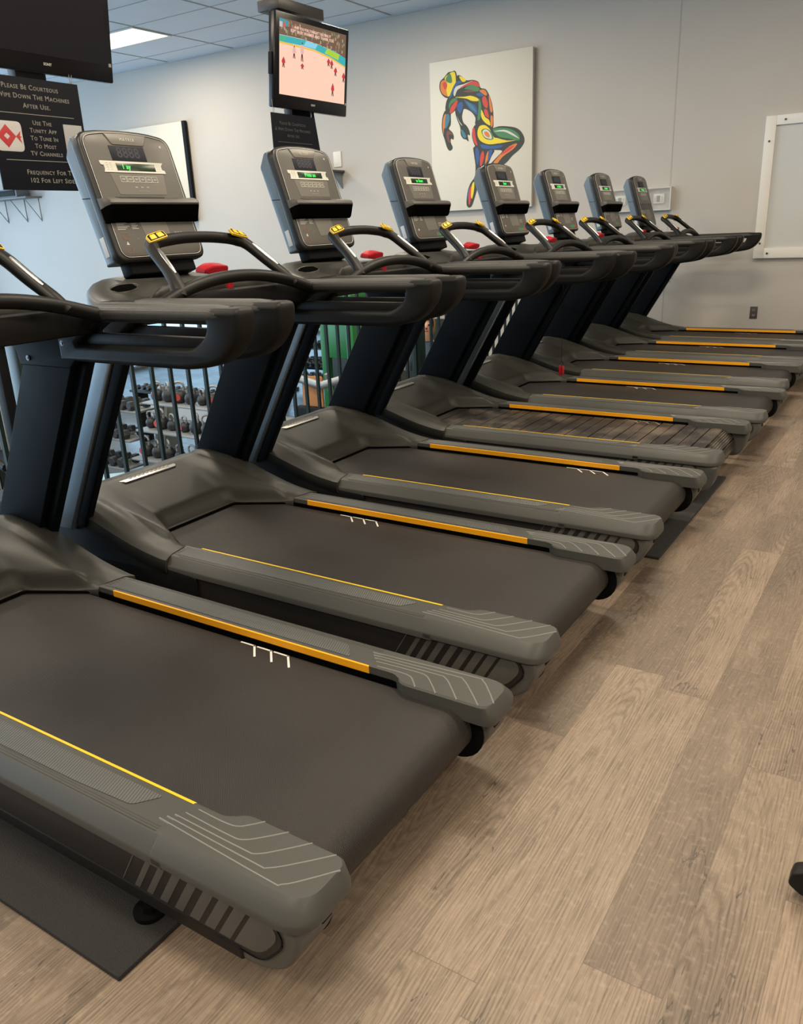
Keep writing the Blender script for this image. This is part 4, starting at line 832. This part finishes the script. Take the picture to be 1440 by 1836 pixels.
# ------------------------------------------------------------------ televisions and hanging signs
def make_tv(loc, lb, on):
    t = empty('television', loc, lb, 'television', 'televisions hung above the railing')
    tl = math.radians(7); M0 = frame((0, 0, 0), (0, 1, 0), (-math.sin(-tl), 0, math.cos(tl)))
    # local plane: x to the right (world +y), y up, z toward the viewer (+x)
    def b(name, s0, s1, t0, t1, n0, n1, m, par, bev=0.0): return box(name, s0, s1, t0, t1, n0, n1, m, par, bev, M=M0)
    b('casing', -.371, .371, 0, .520, -.055, 0, TVB, t, .008)
    b('rear_housing', -.28, .28, .05, .46, -.10, -.05, BLACK, t, .02)
    scr = b('screen', -.336, .336, .076, .486, .0003, .0015, TVS, t)
    Mt = M0 @ Matrix.Translation((0, .040, .0012)); text('lettering', 'SONY', .016, Mt, LTEXT, t, ext=.0003, bold=.0004)
    bm = bmesh.new(); add_box(bm, .345, .360, .070, .085, 0, .0012, M=M0); link('sticker', bm_mesh(bm, 'sticker'), GREYPR, t)
    b('side_controls', -.380, -.371, .18, .30, -.05, -.02, BLACK, t, .002)
    # ceiling mount
    box('mount_pole', -.17, -.13, -.12, -.08, .42, CEIL - loc[2], mat('mount_dark', (.035, .033, .03), .4), t, .006)
    box('mount_box', -.24, -.07, -.18, .28, .575, .640, mat('mount_dark', (.035, .033, .03), .4), t, .004)
    box('mount_arm', -.16, -.10, -.10, .06, -.06, .55, mat('mount_dark', (.035, .033, .03), .4), t, .004)
    if on:
        def e(nm, col, st=1.0): return mat('glow_' + nm, (.02, .02, .02), .4, emit=col, estr=st)
        W_, H_, SX, SY = .672, .410, -.336, .076
        def poly(name, pts, m, n, par=scr):
            P = [(SX + a * W_, SY + (1 - b_) * H_) for a, b_ in pts]
            return plate(name, [P], .0003, 0, M0 @ Matrix.Translation((0, 0, n)), m, par)
        poly('picture_ice', [(0, 0), (1, 0), (1, 1), (0, 1)], e('ice', (1.0, .62, .47), 1.0), .0018)
        poly('picture_crowd', [(0, 0), (1, 0), (1, .33), (.8, .26), (.5, .22), (.3, .21), (0, .22)], e('crowd', (.15, .085, .05)), .0022)
        poly('picture_boards', [(0, .31), (.3, .30), (.5, .31), (.75, .36), (1, .45), (1, .33), (.8, .265), (.5, .225), (.3, .215), (0, .225)], e('boards', (.02, .42, .46)), .0026)
        poly('picture_boards', [(.02, .235), (.10, .23), (.05, .30), (.0, .30)], e('bgreen', (.05, .45, .22)), .0029)
        poly('picture_boards', [(.70, .255), (.90, .30), (.88, .38), (.66, .325)], e('lime', (.38, .62, .04)), .0029)
        poly('picture_boards', [(.38, .223), (.55, .232), (.52, .30), (.34, .295)], e('lblue', (.25, .62, .80)), .0029)
        poly('picture_line', [(0, .305), (.5, .315), (.75, .36), (1, .45), (1, .47), (.75, .385), (.5, .335), (0, .33)], e('gold', (.85, .50, .05)), .0029)
        rnd = random.Random(3)
        for k in range(90):
            a = rnd.random() * .97; b0 = .01 + rnd.random() * (.15 + .10 * a); c = rnd.choice([(.40, .17, .09), (.32, .25, .12), (.10, .08, .10), (.45, .30, .20), (.16, .20, .12)])
            poly('picture_crowd', [(a, b0), (a + .022, b0 + .01), (a + .018, b0 + .045), (a + .004, b0 + .05)], e('c%d' % (int(c[0] * 100)), c), .0024)
        poly('score_box', [(0, .01), (.115, .02), (.115, .10), (0, .09)], e('scorebox', (.03, .30, .36)), .0027)
        poly('score_box', [(0, .05), (.04, .05), (.04, .12), (0, .12)], e('scoreg', (.55, .50, .50)), .003)
        poly('score_box', [(.05, .05), (.08, .05), (.08, .12), (.05, .12)], e('scorer', (.55, .10, .10)), .003)
        for k, (ln, yy) in enumerate((('AND YOU FOR TONIGHT TALLYING IT', .085), ('KEPT IN BY WARMER AND THANK YOU', .135))):
            text('caption', ln, .021 if k == 0 else .024, M0 @ Matrix.Translation((-.015, SY + (1 - yy) * H_, .0032)), e('caption', (1.0, .62, .50)), scr, ext=.0002, bold=.0004, space=1.0)
        pl = [(.055, .58, .09, 1), (.205, .42, .11, 0), (.32, .40, .17, 0), (.325, .58, .05, 1), (.725, .45, .07, 1), (.775, .47, .08, 1), (.84, .56, .08, 1), (.975, .62, .09, 1), (.80, .83, .12, 1)]
        for a, b_, h, c in pl:
            h *= 1.35
            m1 = e('red', (.55, .02, .04)) if c else e('whitep', (.75, .45, .42)); m2 = e('darkp', (.10, .015, .03))
            poly('player', [(a - .012, b_ - h * .5), (a + .016, b_ - h * .5), (a + .027, b_ - h * .1), (a + .014, b_ + h * .05), (a - .016, b_ + h * .05), (a - .026, b_ - h * .15)], m1, .0032)
            poly('player', [(a - .010, b_ + h * .05), (a + .010, b_ + h * .05), (a + .018, b_ + h * .5), (a + .006, b_ + h * .48), (a, b_ + h * .2), (a - .008, b_ + h * .5), (a - .016, b_ + h * .45)], m2, .0032)
            poly('player', [(a - .005, b_ - h * .64), (a + .007, b_ - h * .64), (a + .007, b_ - h * .5), (a - .005, b_ - h * .5)], m2, .0032)
    return t
make_tv((-3.60, 4.625, 2.045), 'black television showing a hockey game, hung in front of the third treadmill', True)
make_tv((-3.60, 2.668, 2.045), 'large dark switched-off television at the top left corner', False)
def make_sign(loc, w, h, lb, full):
    s = empty('hanging_sign', loc, lb, 'sign', 'black signs hung under the televisions')
    M0 = frame((0, 0, 0), (0, 1, 0), (0, 0, 1))
    plate('board', [[(-w / 2, 0), (w / 2, 0), (w / 2, h), (-w / 2, h)]], .008, .001, M0, SIGNM, s)
    for sx in (-w / 2 + .03, w / 2 - .03):
        for d in (-.006, .006): tubes('chain', [([(0, sx, h - .015), (0, sx + d, h + .02), (0, sx + d * 1.6, h + .075)], .0016)], STEEL, s, 6)
    T_ = lambda t_, size, x, z, al='CENTER', lines=1.0: text('lettering', t_, size, M0 @ Matrix.Translation((x, z, .0045)), mat('sign_print', (.24, .235, .205), .5), s, align=al, ext=.0003, caps=True, space=1.12, bold=.0003)
    bar = lambda x0, x1, z: boxes('rule', [(.0043, .0052, x0, x1, z - .0015, z + .0015)], mat('sign_print', (.24, .235, .205), .5), s)
    if full:
        T_('Please Be Courteous', .029, -.018, h - .040); T_('Wipe Down The Machines', .0295, -.005, h - .078); T_('After Use.', .029, .0, h - .116)
        bar(-.20, .19, h - .150)
        for k, t_ in enumerate(('Use The', 'Tunity App', 'To Tune In', 'To Most', 'TV Channels')): T_(t_, .027, .012, h - .185 - k * .0325)
        bar(-.20, .19, h - .345)
        T_('Frequency For TV', .029, .018, h - .395); T_('102 For Left Side.', .029, .022, h - .430)
        bd = plate('app_logo', [rounded([(-.235, h - .310), (-.100, h - .310), (-.100, h - .185), (-.235, h - .185)], .022)], .0012, .0003, M0 @ Matrix.Translation((0, 0, .0048)), mat('logo_white', (.60, .58, .57), .5), s)
        cz = h - .2475; Ml = M0 @ Matrix.Translation((0, 0, .0058))
        plate('logo_mark', [[(-.225, cz), (-.178, cz + .048), (-.133, cz), (-.178, cz - .048)], [(-.193, cz), (-.178, cz - .014), (-.163, cz), (-.178, cz + .014)]], .0008, .0001, Ml, mat('logo_red', (.50, .035, .035), .5), bd)
        plate('logo_mark', [[(-.134, cz), (-.108, cz + .024), (-.114, cz + .003), (-.106, cz), (-.114, cz - .006), (-.108, cz - .028)]], .0008, .0001, Ml, mat('logo_red', (.50, .035, .035), .5), bd)
        plate('white_card', [[(.123, h - .300), (.225, h - .300), (.225, h - .180), (.123, h - .180)]], .0012, .0002, M0 @ Matrix.Translation((0, 0, .0048)), mat('card_white', (.42, .42, .42), .6), s)
    else:
        for k, t_ in enumerate(('Please Be Courteous', '& Wipe Down The Machines', 'After Use.')): text('lettering', t_, .027, M0 @ Matrix.Translation((-.015, h - .055 - .035 * k, .0045)), mat('sign_dim', (.085, .085, .08), .5), s, ext=.0003, caps=True, space=1.08)
        boxes('rule', [(.0043, .0052, -.17, .17, h - .165, h - .162)], mat('sign_dim', (.085, .085, .08), .5), s)
    return s
make_sign((-3.60, 2.575, 1.545), .480, .472, 'large black hanging sign at the far left, courtesy and channel notice', True)
make_sign((-3.62, 4.445, 1.545), .430, .472, 'black hanging sign under the lit television, mostly hidden by the console', False)
o = plate('board', [[(4.52, 1.46), (4.86, 1.46), (4.745, 2.065), (4.52, 2.065)]], .03, .004, frame((-3.70, 0, 0), (0, 1, 0), (0, 0, 1)), SIGNM, None); o.name = 'hanging_board'
tag(o, 'black board hanging just behind the sign under the lit television', 'board')
# ------------------------------------------------------------------ lower gym beyond the railing
mr = box('wall_mirror', -11.6, -7.05, WALLY - .012, WALLY - .004, LOWZ + .25, .16, MIRROR); tag(mr, 'long wall mirror behind the weight racks in the lower gym', 'mirror')
tag(box('dark_backdrop', -7.0, -4.9, WALLY - .05, WALLY - .004, LOWZ + .02, .22, mat('backdrop_dark', (.012, .020, .016), .6), None, .01), 'dark backdrop panel added behind the green power rack', 'backdrop panel')  # panel added to darken the wall behind the rack
def make_dumbbell(L, R):
    d = empty('dumbbell', (0, 0, 0), 'x', 'dumbbell', 'dumbbells on the rack')
    bm = bmesh.new(); cyl_bm(bm, (0, -L * .25, 0), (0, L * .25, 0), .015, 10); link('handle', bm_mesh(bm, 'handle'), HANDLE, d, smooth=True, auto=50)
    for s in (-1, 1):
        bm = bmesh.new(); sweep(bm, [(0, s * L * .22, 0), (0, s * L * .25, 0), (0, s * L * .47, 0), (0, s * L * .5, 0)], [R * .8, R, R, R * .8], 6); link('head', bm_mesh(bm, 'head'), DUMB, d, smooth=False)
    return d
def make_kettlebell():
    k = empty('kettlebell', (0, 0, 0), 'x', 'kettlebell', 'kettlebells on the rack')
    bm = bmesh.new(); prof = [(0, .0), (.045, .0), (.07, .02), (.082, .06), (.080, .09), (.062, .125), (.04, .14), (0, .145)]
    rings = [[(max(r_, .001) * math.cos(2 * math.pi * j / 18), max(r_, .001) * math.sin(2 * math.pi * j / 18), z) for j in range(18)] for r_, z in prof]
    loft(bm, rings); link('body', bm_mesh(bm, 'body'), DUMB, k, smooth=True, auto=60)
    tube('handle', [(-.045, 0, .12), (-.058, 0, .17), (-.045, 0, .215), (0, 0, .228), (.045, 0, .215), (.058, 0, .17), (.045, 0, .12)], .014, STEEL, k, 8, 3)
    bm = bmesh.new(); cyl_bm(bm, (0, -.083, .07), (0, -.078, .07), .035, 14); link('disc', bm_mesh(bm, 'disc'), KEYR, k, smooth=True, auto=40)
    return k
def make_rack(name, loc, w, tiers, lb):
    r = empty(name, loc, lb, 'rack')
    for s in (-1, 1):
        plate('side_frame', [rounded([(0, 0), (.62, 0), (.62, .05), (.36, .08), (.10, 1.10), (.02, 1.10)], .02)], .06, .006, frame((s * w / 2, .40, 0), (0, -1, 0), (0, 0, 1)), STEEL, r)
    for y, z in tiers: box('shelf', -w / 2, w / 2, y - .16, y + .14, z - .025, z, STEEL, r, .004, M=None)
    return r
KT = [(.05, .98), (-.10, .68), (-.22, .36)]
make_rack('kettlebell_rack', (-6.95, 6.45, LOWZ), 1.75, KT, 'grey three-tier rack holding kettlebells beyond the railing')
make_rack('dumbbell_rack', (-8.95, 6.40, LOWZ), 2.10, [(.05, .86), (-.10, .54), (-.22, .22)], 'grey three-tier rack holding dumbbells left of the kettlebell rack')
rnd = random.Random(5)
kb0 = make_kettlebell(); first = True
TN = ('top', 'middle', 'bottom')
for ti, (y, z) in enumerate(KT):
    for k in range(9):
        o = kb0 if first else copy_tree(kb0); first = False
        sc_ = .80 + .28 * rnd.random(); o.location = (-7.72 + k * .192 + rnd.uniform(-.01, .01), 6.45 + y, LOWZ + z); o.rotation_euler = (0, 0, rnd.uniform(-.6, .6)); o.scale = (sc_,) * 3
        o['label'] = 'dark kettlebell in the row on the %s shelf of the kettlebell rack' % TN[ti]; o['group'] = 'kettlebells on the %s shelf' % TN[ti]
        if rnd.random() > .4:
            for c in list(o.children):
                if c.name.startswith('disc') and o is not kb0: bpy.data.objects.remove(c)
db0 = make_dumbbell(.30, .060); first = True
for ti, (y, z) in enumerate([(.05, .86), (-.10, .54), (-.22, .22)]):
    for k in range(13):
        o = db0 if first else copy_tree(db0); first = False
        o.location = (-9.88 + k * .155, 6.40 + y, LOWZ + z + .058); o.rotation_euler = (math.radians(0), 0, rnd.uniform(-.12, .12))
        o['label'] = 'dark hex dumbbell in the row on the %s shelf of the dumbbell rack' % TN[ti]; o['group'] = 'dumbbells on the %s shelf' % TN[ti]
# small row of rubber dumbbells behind the big rack
r = empty('dumbbell_stand', (-8.55, 7.75, LOWZ), 'low dark stand with small dumbbells behind the dumbbell rack', 'rack')
box('shelf', -1.1, 1.1, -.12, .12, .74, .77, DARKP, r, .003)
for x in (-1.0, 1.0): box('leg', x - .03, x + .03, -.10, .10, 0, .74, DARKP, r, .003)
for k in range(18):
    o = copy_tree(db0); o.location = (-9.50 + k * .112, 7.75, LOWZ + .812); o.scale = (.62, .62, .62)
    o['label'] = 'small rubber dumbbell in the row on the low dark stand'; o['group'] = 'small dumbbells on the low stand'
# pale blue bench
b = empty('flat_bench', (-6.75, 5.30, LOWZ), 'pale blue padded bench low behind the railing', 'bench', rz=.75)
box('seat_pad', -.60, .60, -.16, .16, .42, .50, PALEB, b, .03); box('back_pad', .45, 1.05, -.15, .15, .46, .53, PALEB, b, .03)
for x in (-.45, .75):
    box('cross_foot', x - .03, x + .03, -.28, .28, 0, .05, STEEL, b, .006); box('leg', x - .03, x + .03, -.03, .03, .05, .42, STEEL, b, .004)
# green power rack with bar, plates
g = empty('power_rack', (-6.05, 7.95, LOWZ), 'green steel power rack seen between the third treadmill uprights', 'power rack')
for x in (-.62, .62):
    for y in (-.55, .55): box('upright_post', x - .05, x + .05, y - .05, y + .05, 0, 2.15, GREEN, g, .006)
for y in (-.55, .55): box('cross_beam', -.62, .62, y - .04, y + .04, 2.05, 2.15, GREEN, g, .006)
for x in (-.62, .62): box('side_beam', x - .04, x + .04, -.55, .55, .02, .10, GREEN, g, .006); box('side_beam', x - .04, x + .04, -.55, .55, 2.05, 2.15, GREEN, g, .006)
box('sign_panel', -.57, .57, .50, .54, 1.25, 1.75, GREEN, g, .006)
bb = empty('barbell', (-6.05, 7.32, LOWZ + 1.18), 'steel barbell with dark plates resting on the green rack', 'barbell')
bm = bmesh.new(); cyl_bm(bm, (-1.05, 0, 0), (1.05, 0, 0), .015, 10); link('bar', bm_mesh(bm, 'bar'), HANDLE, bb, smooth=True, auto=40)
for x in (-.92, -.85, .85, .92):
    bm = bmesh.new(); cyl_bm(bm, (x - .025, 0, 0), (x + .025, 0, 0), .21, 26); link('plate', bm_mesh(bm, 'plate'), DUMB, bb, smooth=True, auto=40)
# seated machine with an orange board
m_ = empty('leg_press', (-5.45, 6.75, LOWZ), 'dark leg machine with an orange board and silver arms', 'exercise machine')
plate('orange_board', [rounded([(-.12, 0), (.13, 0), (.06, .45), (-.20, .45)], .03)], .03, .006, frame((-.08, 0, .90), (1, .12, 0), (0, .25, 1)), ORNG, m_)
box('seat', -.25, .2, -.55, -.10, .45, .56, BLACK, m_, .03); box('back_rest', -.22, .18, -.16, -.05, .55, 1.05, BLACK, m_, .03)
tubes('frame_tube', [([(-.5, -.6, .04), (.55, -.6, .04)], .03), ([(-.5, .5, .04), (.55, .5, .04)], .03), ([(0, -.6, .04), (0, .5, .04)], .03), ([(0, .5, .04), (-.02, .2, 1.35)], .03), ([(-.45, .1, 1.32), (.05, .0, 1.26), (.52, .12, 1.40)], .045)], STEEL, m_, 10)
tubes('press_arm', [([(-.35, -.55, .78), (.05, -.62, .90)], .03), ([(-.1, -.6, .60), (.32, -.55, .86)], .028), ([(.1, -.5, .85), (.25, -.6, .45)], .03)], SILVER, m_, 10)
tubes('weight_arm', [([(-.5, -.3, .55), (.0, -.35, .62), (.42, -.3, .58)], .05)], DARKP, m_, 10)
# tall plate tree and dark shapes left of it
pt_ = empty('plate_tree', (-5.62, 5.75, LOWZ), 'black weight plate tree standing left of the orange-boarded machine', 'plate tree')
box('base', -.35, .35, -.3, .3, 0, .06, DARKP, pt_, .01); box('column', -.04, .04, -.04, .04, .06, 1.15, DARKP, pt_, .004)
for k, (z, s) in enumerate([(.35, 1), (.35, -1), (.70, 1), (.70, -1), (1.02, 1), (1.02, -1)]):
    bm = bmesh.new(); cyl_bm(bm, (s * .08, 0, z), (s * .17, 0, z), .20 - .03 * (k // 2), 24); link('plate', bm_mesh(bm, 'plate'), DUMB, pt_, smooth=True, auto=40)
    bm = bmesh.new(); cyl_bm(bm, (s * .03, 0, z), (s * .26, 0, z), .02, 10); link('peg', bm_mesh(bm, 'peg'), SILVER, pt_, smooth=True, auto=40)
# green storage box with black top, and the person behind it
gb = empty('plyo_box', (-4.45, 7.0, LOWZ), 'green box with a black padded top in front of the person', 'box')
box('body', -.42, .30, -.30, .30, 0, 1.28, GREEN, gb, .01); box('top_pad', -.45, .33, -.33, .33, 1.28, 1.37, BLACK, gb, .02)
tag(box('lifting_platform', -5.1, -3.5, 7.45, 8.8, LOWZ, LOWZ + .14, DARKP, None, .01), 'low black lifting platform under the person', 'platform')
# the person: one continuous skinned body
def make_person(loc, rz):
    p = empty('person', loc, 'person with blond hair in a slate shirt standing behind the green box', 'person', rz=rz)
    V = [(0, 0, .93), (0, 0, 1.08), (0, .01, 1.24), (0, .01, 1.38), (0, .01, 1.46), (0, -.01, 1.53), (0, -.01, 1.62), (0, 0, 1.71),
         (.17, 0, 1.40), (.24, -.04, 1.14), (.17, -.24, 1.02), (.12, -.31, 1.03), (-.17, 0, 1.40), (-.24, -.04, 1.14), (-.17, -.24, 1.02), (-.12, -.31, 1.03),
         (.10, 0, .86), (.11, -.01, .50), (.11, .02, .10), (.11, -.10, .03), (-.10, 0, .86), (-.11, -.01, .50), (-.11, .02, .10), (-.11, -.10, .03)]
    E_ = [(0, 1), (1, 2), (2, 3), (3, 4), (4, 5), (5, 6), (6, 7), (3, 8), (8, 9), (9, 10), (10, 11), (3, 12), (12, 13), (13, 14), (14, 15), (0, 16), (16, 17), (17, 18), (18, 19), (0, 20), (20, 21), (21, 22), (22, 23)]
    R_ = [(.15, .11), (.13, .10), (.15, .11), (.14, .10), (.055, .055), (.065, .075), (.078, .095), (.055, .065), (.055, .055), (.042, .042), (.030, .030), (.034, .018), (.055, .055), (.042, .042), (.030, .030), (.034, .018),
          (.085, .09), (.060, .065), (.040, .042), (.04, .03), (.085, .09), (.060, .065), (.040, .042), (.04, .03)]
    for s in (1, -1):
        hi = 11 if s > 0 else 15; b0 = V[hi]
        for k, (dx, dy, L_) in enumerate([(-.026, -.01, .075), (-.009, -.012, .085), (.009, -.012, .080), (.024, -.008, .062), (-.04 * 1, .025, .045)]):
            V.append((b0[0] + dx * s, b0[1] - .02 + dy, b0[2])); V.append((b0[0] + dx * s * 1.2, b0[1] - L_ * .7, b0[2] - .012)); V.append((b0[0] + dx * s * 1.2, b0[1] - L_, b0[2] - .035))
            n_ = len(V); E_ += [(hi, n_ - 3), (n_ - 3, n_ - 2), (n_ - 2, n_ - 1)]; R_ += [(.009, .009), (.0085, .0085), (.007, .007)]
    me = bpy.data.meshes.new('body'); me.from_pydata(V, E_, []); o = bpy.data.objects.new('body', me); C.objects.link(o)
    sk = o.modifiers.new('skin', 'SKIN'); o.modifiers.new('sub', 'SUBSURF').levels = 2
    for i_, r_ in enumerate(R_): me.skin_vertices[0].data[i_].radius = r_
    me.skin_vertices[0].data[0].use_root = True
    bpy.context.view_layer.update(); dg = bpy.context.evaluated_depsgraph_get(); m2 = bpy.data.meshes.new_from_object(o.evaluated_get(dg)); bpy.data.objects.remove(o)
    body = link('body', m2, SKIN, p, smooth=True); m2.materials.append(SHIRT); m2.materials.append(PANTS)
    for f in m2.polygons:
        c = f.center; f.material_index = 1 if (.92 < c.z < 1.47 and abs(c.x) < .26 and not (c.z < 1.15 and c.y < -.08)) else 2 if c.z <= .92 else 0
    # hair, ears, face
    bm = bmesh.new(); bmesh.ops.create_uvsphere(bm, u_segments=18, v_segments=12, radius=.098)
    for v in bm.verts: v.co = Vector((v.co.x * .92, v.co.y * 1.08 + .018, v.co.z * 1.12 + 1.665 - (.05 if v.co.y > 0 and v.co.z < 0 else 0)))
    bmesh.ops.delete(bm, geom=[v for v in bm.verts if v.co.y < -.045 and v.co.z < 1.70], context='VERTS')
    link('hair', bm_mesh(bm, 'hair'), HAIR, p, smooth=True)
    bm = bmesh.new(); sweep(bm, [(0, -.092, 1.665), (0, -.112, 1.625), (0, -.095, 1.615)], [.008, .014, .010], 8); link('nose', bm_mesh(bm, 'nose'), SKIN, p, smooth=True)
    for s in (-1, 1):
        bm = bmesh.new(); bmesh.ops.create_uvsphere(bm, u_segments=8, v_segments=6, radius=.011, matrix=Matrix.Translation((s * .030, -.092, 1.655))); link('eye', bm_mesh(bm, 'eye'), BLACK, p, smooth=True)
    box('mouth', -.022, .022, -.098, -.090, 1.588, 1.595, KEYR, p, .002)
    return p
make_person((-4.72, 7.85, LOWZ + .14), math.radians(25))
# cable machine at far left
cm = empty('cable_machine', (-6.10, 3.60, LOWZ), 'black cable machine with thin steel cables at the far left behind the railing', 'exercise machine')
for x in (-.5, .5):
    for y in (-.25, .25): box('frame_post', x - .04, x + .04, y - .04, y + .04, 0, 2.2, BLACK, cm, .005)
box('cross_head', -.55, .55, -.30, .30, 2.12, 2.22, BLACK, cm, .01); box('base', -.55, .55, -.3, .3, 0, .08, BLACK, cm, .01)
for k in range(12): box('weight_plate', -.42, -.08, -.12, .12, .10 + k * .062, .155 + k * .062, DUMB, cm, .004)
tubes('cable', [([(x, y, .1), (x, y, 2.12)], .006) for x, y in ((-.25, -.02), (.2, -.2), (.3, -.2))], STEEL, cm, 6)
for x, z in ((.2, 1.9), (.25, 1.25), (-.1, 1.55)):
    bm = bmesh.new(); cyl_bm(bm, (x, -.24, z), (x, -.18, z), .09, 20); link('pulley', bm_mesh(bm, 'pulley'), DARKP, cm, smooth=True, auto=40)
tubes('lever_arm', [([(-.3, -.3, 1.45), (.45, -.34, 1.25)], .035)], DARKP, cm, 8)
box('white_shroud', -.46, -.20, -.34, -.28, 1.15, 1.65, TRIMW, cm, .01)
cm2 = empty('cable_machine', (-9.2, 5.0, LOWZ), 'dark multi-station frame farther off in the lower gym, behind the nearer cable machine', 'exercise machine')
for x in (-.8, .8):
    for y in (-.3, .3): box('frame_post', x - .04, x + .04, y - .04, y + .04, 0, 2.1, BLACK, cm2, .005)
box('cross_head', -.85, .85, -.33, .33, 2.05, 2.12, BLACK, cm2, .01); box('weight_stack', -.2, .2, -.2, .2, .1, 1.2, DUMB, cm2, .01)
